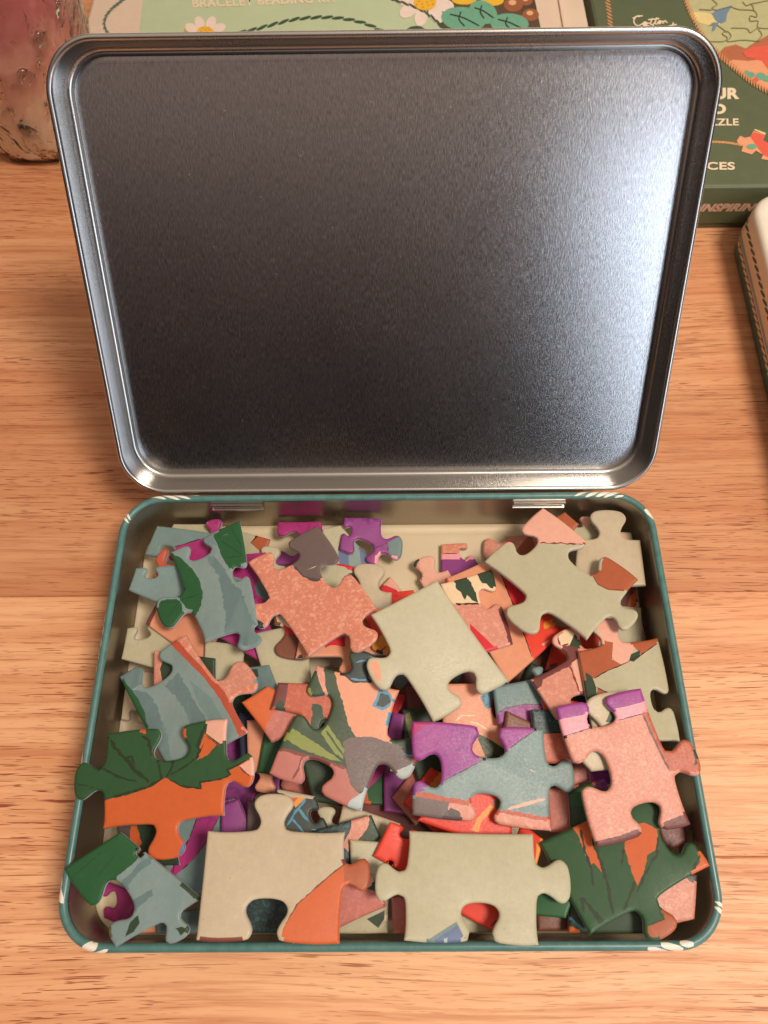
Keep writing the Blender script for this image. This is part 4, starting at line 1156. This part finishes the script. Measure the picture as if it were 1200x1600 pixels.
def text_mesh(name, body, mat, parent, A, B, up, bold=0.02, shear=0.0, caps=None):
    """lettering whose baseline runs from A to B (local points), letters rising along up"""
    cu = bpy.data.curves.new(name, 'FONT')
    cu.body = body
    cu.offset = bold
    cu.shear = shear
    cu.space_character = 1.06
    t_ = bpy.data.objects.new(name, cu)
    COL.objects.link(t_)
    dg = bpy.context.evaluated_depsgraph_get()
    me = bpy.data.meshes.new_from_object(t_.evaluated_get(dg))
    bpy.data.objects.remove(t_)
    A, B, up = Vector(A), Vector(B), Vector(up)
    xs = [v.co.x for v in me.vertices]
    ys = [v.co.y for v in me.vertices]
    x0, x1 = min(xs), max(xs)
    capsh = max(ys)
    u = (B - A)
    for v in me.vertices:
        v.co = A + u * ((v.co.x - x0) / (x1 - x0)) + up * (v.co.y / capsh)
    me.materials.append(mat)
    me.update()
    o = bpy.data.objects.new(name, me)
    COL.objects.link(o)
    o.parent = parent
    return o


CARD_CREAM = plain('cream_card', lin(226, 200, 176), 0.5, 0, 0.03, 80)
MINT = plain('mint_print', lin(190, 202, 164), 0.45, 0, 0.03, 80)
OLIVE = plain('dark_olive_card', lin(94, 102, 74), 0.48, 0, 0.06, 120)
TXT = plain('pale_letter_print', lin(238, 214, 180), 0.5)
TXT2 = plain('tan_letter_print', lin(214, 176, 150), 0.5)
GREENROPE = plain('grey_green_print', lin(84, 108, 96), 0.5)
DKROPE = plain('dark_leaf_print', lin(62, 84, 62), 0.5)
TAN = plain('tan_rope_print', lin(212, 150, 98), 0.5)
PETAL = plain('petal_print', lin(238, 214, 198), 0.5)
YELLOW = plain('yellow_print', lin(238, 184, 50), 0.5)
ORANGE_DOT = plain('orange_print', lin(226, 128, 50), 0.5)
LEAFTEAL = plain('teal_leaf_print', lin(112, 168, 138), 0.5)
INKDARK = plain('dark_ink_print', lin(48, 50, 42), 0.5)
COPPER = plain('copper_print', lin(158, 96, 62), 0.4)
COPPERHI = plain('copper_highlight_print', lin(232, 178, 128), 0.4)
BROWNPIC = plain('brown_photo_print', lin(92, 74, 56), 0.5, 0, 0.3, 60)
SAGEPIC = plain('sage_photo_print', lin(192, 186, 138), 0.5)
BLUEBIRD = plain('blue_bird_print', lin(118, 140, 158), 0.5)
RUSTPIC = plain('rust_photo_print', lin(184, 108, 74), 0.5)
PEACHPIC = plain('peach_photo_print', lin(234, 160, 118), 0.5)
REDPIC = plain('red_photo_print', lin(228, 98, 76), 0.5)
CREAMPIC = plain('pale_yellow_photo_print', lin(232, 206, 140), 0.5)
CUTLINE = plain('cut_line_print', lin(120, 118, 78), 0.5)

KZ = 0.030
ko = (-0.03, 0.52, 0.0)
kit = tag(empty('bead_kit_box', ko), 'cream craft kit box with mint green panel and daisies behind the lid', 'box')
kx0, kx1 = -0.1625, 0.1105
box('box_body', kx0 - ko[0], kx1 - ko[0], 0.424 - ko[1], 0.62 - ko[1], 0.0, KZ, CARD_CREAM, kit, 0.002)
pdecal('printed_panel', [(228, -40), (217, 57), (217, 66), (846, 66), (845, 45), (834, -8), (830, -40)], KZ, MINT, kit, ko, 1)
pdecal('bead_picture', [(700, -40), (660, -30), (640, -6), (655, 10), (676, 24), (697, 52), (700, 66), (846, 66), (845, 45), (834, -8), (830, -40)], KZ, BROWNPIC, kit, ko, 2)
rope_px('rope_print', [(200, -6), (186, 5), (173, 16), (165, 28), (163, 40), (168, 51), (178, 62)], KZ, GREENROPE, kit, ko, 6.0, 5.6, 2, 0.45)
rope_px('rope_print', [(360, 55), (400, 46), (430, 38), (460, 31), (490, 28), (520, 28), (550, 32), (575, 39), (597, 49)], KZ, DKROPE, kit, ko, 17, 10, 3, -0.2)
rope_px('rope_print', [(600, -10), (615, 0), (650, 13), (675, 28), (697, 50)], KZ, DKROPE, kit, ko, 12, 8, 5, 0.2)
def daisy(cx, cy, r, a0, sq):
    for k in range(8):
        a = a0 + k * math.pi / 4
        pdecal('petal_print', ell(cx + math.cos(a) * r * 0.74, cy + math.sin(a) * r * 0.74 * sq, r * 0.36, r * 0.24, 18, a), KZ, PETAL, kit, ko, 4)
    pdecal('flower_centre_print', ell(cx, cy, r * 0.42, r * 0.42 * sq, 24), KZ, YELLOW, kit, ko, 6)
    for k in range(11):
        a, q = k * 2.4, r * 0.36 * math.sqrt((k + 0.5) / 11)
        pdecal('pollen_print', ell(cx + math.cos(a) * q, cy + math.sin(a) * q * sq, r * 0.035, r * 0.035, 8), KZ, ORANGE_DOT, kit, ko, 7)
pdecal('petal_print', ell(300, 48, 12, 9), KZ, TAN, kit, ko, 3)
daisy(321, 51, 31, 0.39, 0.66)
daisy(664, 5, 42, 0.2, 0.72)
for cx, cy, rx, ry, a in ((755, 20, 23, 17, 0.5), (724, 31, 35, 19, 0.12), (796, 38, 30, 16, 0.05)):
    pdecal('leaf_button_print', ell(cx, cy, rx, ry, 30, a), KZ, LEAFTEAL, kit, ko, 4)
    pdecal('leaf_vein_print', stroke([(cx - rx * 0.6, cy - ry * 0.4), (cx, cy - ry * 0.1), (cx + rx * 0.7, cy + ry * 0.55)], 2.2), KZ, INKDARK, kit, ko, 5)
    pdecal('leaf_vein_print', stroke([(cx - rx * 0.1, cy - ry * 0.6), (cx - rx * 0.2, cy), (cx + rx * 0.05, cy + ry * 0.6)], 2.0), KZ, INKDARK, kit, ko, 6)
for cx, cy, rx, ry in ((725, 1, 19, 7), (769, 2, 18, 8)):
    pdecal('yellow_bead_print', ell(cx, cy, rx, ry), KZ, YELLOW, kit, ko, 3)
for cx, cy, r in ((802, 8, 15), (829, 24, 13), (822, 2, 10), (812, 30, 8)):
    pdecal('copper_bead_print', ell(cx, cy, r, r * 0.75), KZ, COPPER, kit, ko, 3)
    pdecal('copper_bead_glint', ell(cx - r * 0.1, cy - r * 0.2, r * 0.4, r * 0.28), KZ, COPPERHI, kit, ko, 4)
pdecal('seal_print', ell(650, 50, 16, 9), KZ, DKROPE, kit, ko, 2)
_a, _b, _c = px(301, 12.2, (KZ, 0, 0)), px(528, 3.4, (KZ, 0, 0)), px(300, -0.6, (KZ, 0, 0))
L3 = lambda p, z: (p[0] - ko[0], p[1] - ko[1], z)
text_mesh('lettering', 'BRACELET BEADING KIT', TXT, kit, L3(_a, KZ + 0.0003), L3(_b, KZ + 0.0003), (_c[0] - _a[0], _c[1] - _a[1], 0), 0.03)
# folded edge ridge near the right end of the box lid
_q = [px(x, y, (KZ, 0, 0)) for x, y in ((868, -30), (872, 0), (882, 60), (886, 60), (877, 0), (872, -30))]
mesh_obj('lid_ridge', [(p[0] - ko[0], p[1] - ko[1], KZ + (0.0012 if i in (1, 2, 0) else 0.0012)) for i, p in enumerate(_q)] + [(p[0] - ko[0], p[1] - ko[1], KZ - 0.0005) for p in _q],
         [(0, 1, 2, 3, 4, 5)[::-1]] + [(i, (i + 1) % 6, 6 + (i + 1) % 6, 6 + i) for i in range(6)], CARD_CREAM, kit)

PZ = 0.026
po = (0.22, 0.42, 0.0)
pbox = tag(empty('jigsaw_box', po), 'dark olive green jigsaw puzzle box with cream lettering, right behind the lid', 'box')
box('box_body', 0.1165 - po[0], 0.36 - po[0], 0.3125 - po[1], 0.60 - po[1], 0.0, PZ, OLIVE, pbox, 0.0010)
box('lid_edge', 0.1159 - po[0], 0.3606 - po[0], 0.3119 - po[1], 0.6006 - po[1], 0.0032, PZ - 0.0004, OLIVE, pbox, 0.0008)
pdecal('picture_print', [(1062, -30), (1070, 0), (1080, 25), (1100, 60), (1125, 88), (1150, 110), (1175, 130), (1204, 147), (1260, 170), (1260, -30)], PZ, SAGEPIC, pbox, po, 1)
pdecal('cloud_print', ell(1104, 30, 26, 9, 20, 0.25), PZ, CREAMPIC, pbox, po, 2)
pdecal('hill_print', [(1118, 88), (1132, 74), (1150, 70), (1165, 76), (1180, 66), (1210, 50), (1260, 60), (1260, 170), (1204, 147), (1175, 130), (1150, 110)], PZ, RUSTPIC, pbox, po, 2)
pdecal('field_print', [(1136, 100), (1145, 94), (1170, 96), (1195, 92), (1260, 90), (1260, 165), (1204, 145), (1175, 128), (1150, 110)], PZ, PEACHPIC, pbox, po, 3)
pdecal('roof_print', [(1160, 82), (1175, 74), (1200, 72), (1260, 80), (1260, 112), (1205, 116), (1190, 96), (1165, 90)], PZ, REDPIC, pbox, po, 4)
for cx, cy, r in ((1172, 118, 7), (1188, 120, 8), (1198, 124, 7), (1180, 126, 5), (1166, 114, 4)):
    pdecal('flower_print', ell(cx, cy, r, r * 0.7, 12), PZ, LEAFTEAL if r != 5 else REDPIC, pbox, po, 5)
pdecal('bird_print', [(1144, 9), (1136, 22), (1134, 34), (1122, 40), (1110, 43), (1128, 38), (1118, 33), (1112, 22), (1122, 15), (1134, 12)], PZ, BLUEBIRD, pbox, po, 4)
pdecal('bird_print', [(1124, 36), (1116, 48), (1112, 50), (1114, 40), (1106, 42), (1114, 36)], PZ, BLUEBIRD, pbox, po, 5)
for ln in ([(1112, 0), (1120, 8), (1112, 14), (1122, 17), (1140, 12), (1154, 16), (1178, 18), (1182, 28), (1172, 26), (1172, 34), (1184, 34), (1184, 44), (1204, 46)],
           [(1160, 4), (1166, 10), (1174, 8), (1178, 18)], [(1106, 66), (1130, 66), (1136, 60), (1128, 54), (1136, 50), (1142, 58), (1136, 66), (1160, 64), (1186, 66)],
           [(1120, 40), (1136, 52)], [(1170, 8), (1200, 2)], [(1184, 46), (1190, 56), (1182, 66)], [(1092, 16), (1112, 17)], [(1142, 45), (1166, 46), (1172, 52), (1184, 44)]):
    pdecal('cut_line_print', stroke(ln, 1.1), PZ, CUTLINE, pbox, po, 6)
rope_px('rope_print', [(1066, -20), (1071, 0), (1081, 25), (1101, 61), (1126, 89), (1151, 111), (1176, 131), (1206, 148)], PZ, TAN, pbox, po, 4.4, 6.0, 7, 0.9)
rope_px('rope_print', [(947, -20), (949, 0), (952, 22), (955, 60)], PZ, TAN, pbox, po, 5.0, 5.5, 2, -0.9)
rope_px('rope_print', [(1080, 220), (1114, 222), (1133, 223), (1153, 226), (1168, 230)], PZ, TAN, pbox, po, 5.0, 5.0, 2, 0.35)
pdecal('piece_print', [(1151, 220), (1156, 213), (1164, 216), (1172, 214), (1177, 205), (1195, 211), (1192, 220), (1206, 228), (1206, 252), (1189, 249), (1192, 243), (1181, 236), (1174, 242), (1158, 237), (1161, 228), (1153, 226)], PZ, PEACHPIC, pbox, po, 3)
pdecal('piece_print', [(1172, 214), (1177, 207), (1194, 212), (1192, 220), (1206, 228), (1206, 250), (1192, 243), (1184, 232)], PZ, REDPIC, pbox, po, 4)
pdecal('piece_print', [(1177, 204), (1180, 203), (1196, 209), (1195, 212)], PZ, CREAMPIC, pbox, po, 5)
pdecal('piece_print', ell(1174, 230, 8, 4), PZ, LEAFTEAL, pbox, po, 5)
L3p = lambda p, z: (p[0] - po[0], p[1] - po[1], z)
def top_text(body, xa, xb, yb, cap, bold=0.03):
    a, b, c = px(xa, yb, (PZ, 0, 0)), px(xb, yb, (PZ, 0, 0)), px(xa, yb - cap, (PZ, 0, 0))
    text_mesh('lettering', body, TXT, pbox, L3p(a, PZ + 0.0003), L3p(b, PZ + 0.0003), (c[0] - a[0], c[1] - a[1], 0), bold)
top_text('UR', 1115, 1155, 154.5, 16.5, 0.05)
top_text('D', 1114, 1134, 178, 15, 0.05)
top_text('PUZZLE', 1083, 1154, 196.5, 10.5)
top_text('PIECES', 1070, 1148, 265.5, 11.5)
# handwritten maker's name
for ln in ([(1000, 27), (994, 27), (990, 33), (992, 39), (998, 41), (1005, 37)], [(988, 30), (996, 26), (1004, 26)], [(1007, 35), (1004, 39), (1008, 41), (1011, 37), (1007, 35)], [(1011, 37), (1016, 37), (1019, 29), (1016, 39), (1019, 40)], [(1012, 32), (1030, 30)],
           [(1019, 40), (1023, 36), (1026, 28), (1023, 38), (1026, 39)], [(1026, 39), (1029, 34), (1033, 34), (1031, 38), (1028, 38)], [(1033, 35), (1036, 34), (1035, 38), (1039, 33), (1041, 36), (1043, 36)],
           [(1004, 43), (1012, 41), (1016, 44), (1008, 47)], [(1018, 47), (1021, 40), (1019, 48)], [(1026, 44), (1022, 46), (1026, 48), (1028, 43)], [(1031, 48), (1033, 44), (1037, 44), (1037, 48)], [(1040, 46), (1045, 44), (1041, 44), (1041, 48), (1046, 47)], [(1052, 36), (1048, 47), (1052, 47)], [(1044, 42), (1057, 39)]):
    pdecal('handwriting', stroke(ln, 2.0), PZ, TXT, pbox, po, 4)
def front_pt(x, y, yf=0.31178):
    d = _F + _R * ((x - 600.0) / FPX) - _U * ((y - 800.0) / FPX)
    return CAM + d * ((yf - CAM[1]) / d[1])
_a, _b, _c = front_pt(1090, 330), front_pt(1192, 329), front_pt(1090, 318.5)
text_mesh('lettering', 'INSPIRING', TXT2, pbox, L3p(_a, _a[2]), (_b[0] - po[0], _b[1] - po[1], _b[2]), (0.0004, 0, _c[2] - _a[2]), 0.06, 0.2)

# ------------------------------------------------------------------ a second, closed tin at the right
ct = tag(empty('closed_tin', (0.2435, 0.2055, 0), (0, 0, math.radians(-2.1))), 'closed cream tin with twisted rope border at the right edge of the table', 'tin')
ctw, ctd = 0.150, 0.200
_p = [(0.004, 0.0, 0), (0.0013, 0.0004, 0), (0.0004, 0.0016, 0), (0.0004, 0.0120, 0)]
pan('tray', -ctw / 2, ctw / 2, -ctd / 2, ctd / 2, 0.0150, _p, [TEAL], ct, 0)
_p = [(-0.0004, 0.0095, 1)] + [(-0.0004 - 0.0010 * math.cos(math.radians(a)) + 0.0004, 0.0105 + 0.0010 * math.sin(math.radians(a)), 1) for a in range(-80, 85, 20)]
_p += [(-0.0006, 0.0122, 0), (-0.0005, 0.0228, 0), (-0.0002, 0.0244, 0), (0.0006, 0.0256, 0), (0.0018, 0.0262, 0), (0.004, 0.0264, 0)]
cl, cl_loop = pan('lid', -ctw / 2, ctw / 2, -ctd / 2, ctd / 2, 0.0150, _p, [CREAM_TIN, TIN_WALL], ct, 0)
def side_rope(z, hgt, pitch, mat, out):
    vs_, fs_, s = [], [], 0.0
    L = len(cl_loop)
    acc = 0.0
    for i in range(L):
        p, q = cl_loop[i], cl_loop[(i + 1) % L]
        d = math.dist(p, q)
        if d < 1e-9: continue
        tx, ty = (q[0] - p[0]) / d, (q[1] - p[1]) / d
        nx, ny = ty, -tx
        s = (pitch - acc) if acc else 0.0
        while s < d:
            cx, cy = p[0] + tx * s, p[1] + ty * s
            o_ = len(vs_)
            for k in range(10):
                a = 2 * math.pi * k / 10
                u_, w_ = math.cos(a) * pitch * 0.62, math.sin(a) * pitch * 0.26
                al, zz = u_ * 1.0 - w_ * 0.3, u_ * hgt / pitch * 0.62 + w_ * 0.55
                vs_.append((cx + tx * al + nx * out, cy + ty * al + ny * out, z + zz))
            fs_.append(tuple(range(o_, o_ + 10)))
            s += pitch
        acc = (d - (s - pitch)) % pitch
    return mesh_obj('rope_print', vs_, fs_, mat, ct)
side_rope(0.0176, 0.0026, 0.0050, DARKGREEN_PRINT, 0.00062)
side_rope(0.0066, 0.0024, 0.0046, TXT, -0.00032)

# ------------------------------------------------------------------ wet glass with a berry drink, upper left
def glass_mat(name, tint, rough, bump, scale):
    t = NT(name)
    n1 = t.noise(t.coords((1, 1, 0.5)), scale, 3, 0.6, 1.2)
    t.set(Base_Color=tint, Roughness=rough)
    t.b.inputs['Transmission Weight'].default_value = 1.0
    t.b.inputs['IOR'].default_value = 1.10
    if bump: t.bump(n1, bump, 0.004)
    return t.m
DROP = glass_mat('water_drop', (1, 1, 1), 0.02, 0, 1)
DROP.node_tree.nodes['Principled BSDF'].inputs['Transmission Weight'].default_value = 1.0
DROP.node_tree.nodes['Principled BSDF'].inputs['Coat Weight'].default_value = 1.0
def tinted_glass():
    t = NT('wet_tinted_glass')
    tc_ = t.n('ShaderNodeTexCoord')
    sx_ = t.n('ShaderNodeSeparateXYZ')
    t.l(tc_.outputs['Object'], sx_.inputs[0])
    n_ = t.noise(t.coords(), 45, 3, 0.6)
    h_ = t.math('ADD', t.math('MULTIPLY', sx_.outputs[2], 17.0), t.math('MULTIPLY', n_, 0.5))
    t.set(Base_Color=t.ramp(h_, [(0.50, (1.0, 0.98, 0.95)), (0.85, (1.0, 0.95, 0.92)), (1.0, (0.96, 0.84, 0.84))]), Roughness=0.05)
    t.b.inputs['Transmission Weight'].default_value = 1.0
    t.b.inputs['IOR'].default_value = 1.18
    t.bump(t.noise(t.coords((1, 1, 0.6), rot=(0.5, 0.4, 0)), 75, 3, 0.5, 1.6), 0.8, 0.006)
    return t.m
def drink_mat():
    t = NT('berry_drink')
    n_ = t.noise(t.coords(), 60, 3, 0.6)
    tc_ = t.n('ShaderNodeTexCoord')
    sx_ = t.n('ShaderNodeSeparateXYZ')
    t.l(tc_.outputs['Object'], sx_.inputs[0])
    h_ = t.math('ADD', t.math('MULTIPLY', sx_.outputs[2], 9.0), t.math('MULTIPLY', n_, 0.4))
    t.set(Base_Color=t.ramp(h_, [(0.36, lin(252, 234, 208)), (0.64, lin(248, 212, 188)), (0.92, lin(212, 138, 138))]), Roughness=0.25)
    return t.m
WETGLASS, DRINK = tinted_glass(), drink_mat()
cup = tag(empty('drinking_glass', (-0.187, 0.394, 0.0)), 'wet clear glass of berry drink covered with water drops, upper left', 'glass')


def lathe(name, prof, mat, parent, n=72, wob=0.0, lobes=9):
    vs_, fs_ = [], []
    for r, z in prof:
        for k in range(n):
            a = 2 * math.pi * k / n
            rr = r * (1 + wob * math.sin(a * lobes) * math.exp(-z / 0.008) + wob * 0.35 * math.sin(a * 5 + z * 260))
            vs_.append((rr * math.cos(a), rr * math.sin(a), z))
    m_ = len(prof)
    for j in range(m_ - 1):
        for k in range(n):
            q = (k + 1) % n
            fs_.append((j * n + k, j * n + q, (j + 1) * n + q, (j + 1) * n + k))
    fs_.append(tuple(range(n))[::-1])
    fs_.append(tuple(range((m_ - 1) * n, m_ * n)))
    return mesh_obj(name, vs_, fs_, mat, parent, smooth=True)


def cup_r(z): return float(np.interp(z, [0, 0.002, 0.006, 0.012, 0.03, 0.06, 0.10, 0.13], [0.0290, 0.0318, 0.0335, 0.0345, 0.0372, 0.0415, 0.0460, 0.048]))


_zs = [0, 0.001, 0.002, 0.004, 0.006, 0.009, 0.012, 0.016, 0.02, 0.025, 0.03, 0.036, 0.042, 0.048, 0.054, 0.06, 0.07, 0.08, 0.09, 0.10, 0.115, 0.13]
_prof = [(cup_r(z), z) for z in _zs] + [(cup_r(z) - 0.0022, z) for z in (0.13, 0.115, 0.10, 0.08, 0.06, 0.045, 0.03, 0.02, 0.012)] + [(cup_r(0.004) - 0.0022, 0.004), (0.026, 0.0024), (0.010, 0.0022)]
lathe('glass_wall', _prof, WETGLASS, cup, wob=0.03)
lathe('drink', [(cup_r(z) - 0.0026, z) for z in (0.0035, 0.006, 0.010, 0.014, 0.02, 0.03, 0.045, 0.06, 0.08, 0.10, 0.115)], DRINK, cup)
_dr = random.Random(5)
for k in range(36):
    a = math.radians(_dr.uniform(-150, 20))
    z = _dr.uniform(0.012, 0.085)
    s = _dr.choice((0.0012, 0.0016, 0.0022, 0.003, 0.004))
    r = cup_r(z)
    vs_, fs_ = [], []
    nu, nv = 12, 6
    el_, tilt = _dr.uniform(1.0, 2.0), _dr.uniform(-0.6, 0.6)
    for j in range(nv + 1):
        ph = math.pi / 2 * j / nv
        for i in range(nu):
            th = 2 * math.pi * i / nu
            lx, ly, lz = s * math.cos(th) * math.cos(ph), s * el_ * math.sin(th) * math.cos(ph), s * 0.55 * math.sin(ph) - 0.0002
            lx, ly = lx * math.cos(tilt) - ly * math.sin(tilt), lx * math.sin(tilt) + ly * math.cos(tilt)
            rr = r * 1.004 + lz
            aa = a + lx / r
            vs_.append((rr * math.cos(aa), rr * math.sin(aa), z + ly))
    for j in range(nv):
        for i in range(nu):
            q = (i + 1) % nu
            fs_.append((j * nu + i, j * nu + q, (j + 1) * nu + q, (j + 1) * nu + i))
    fs_.append(tuple(range(nu))[::-1])
    mesh_obj('water_drop', vs_, fs_, DROP, cup, smooth=True)
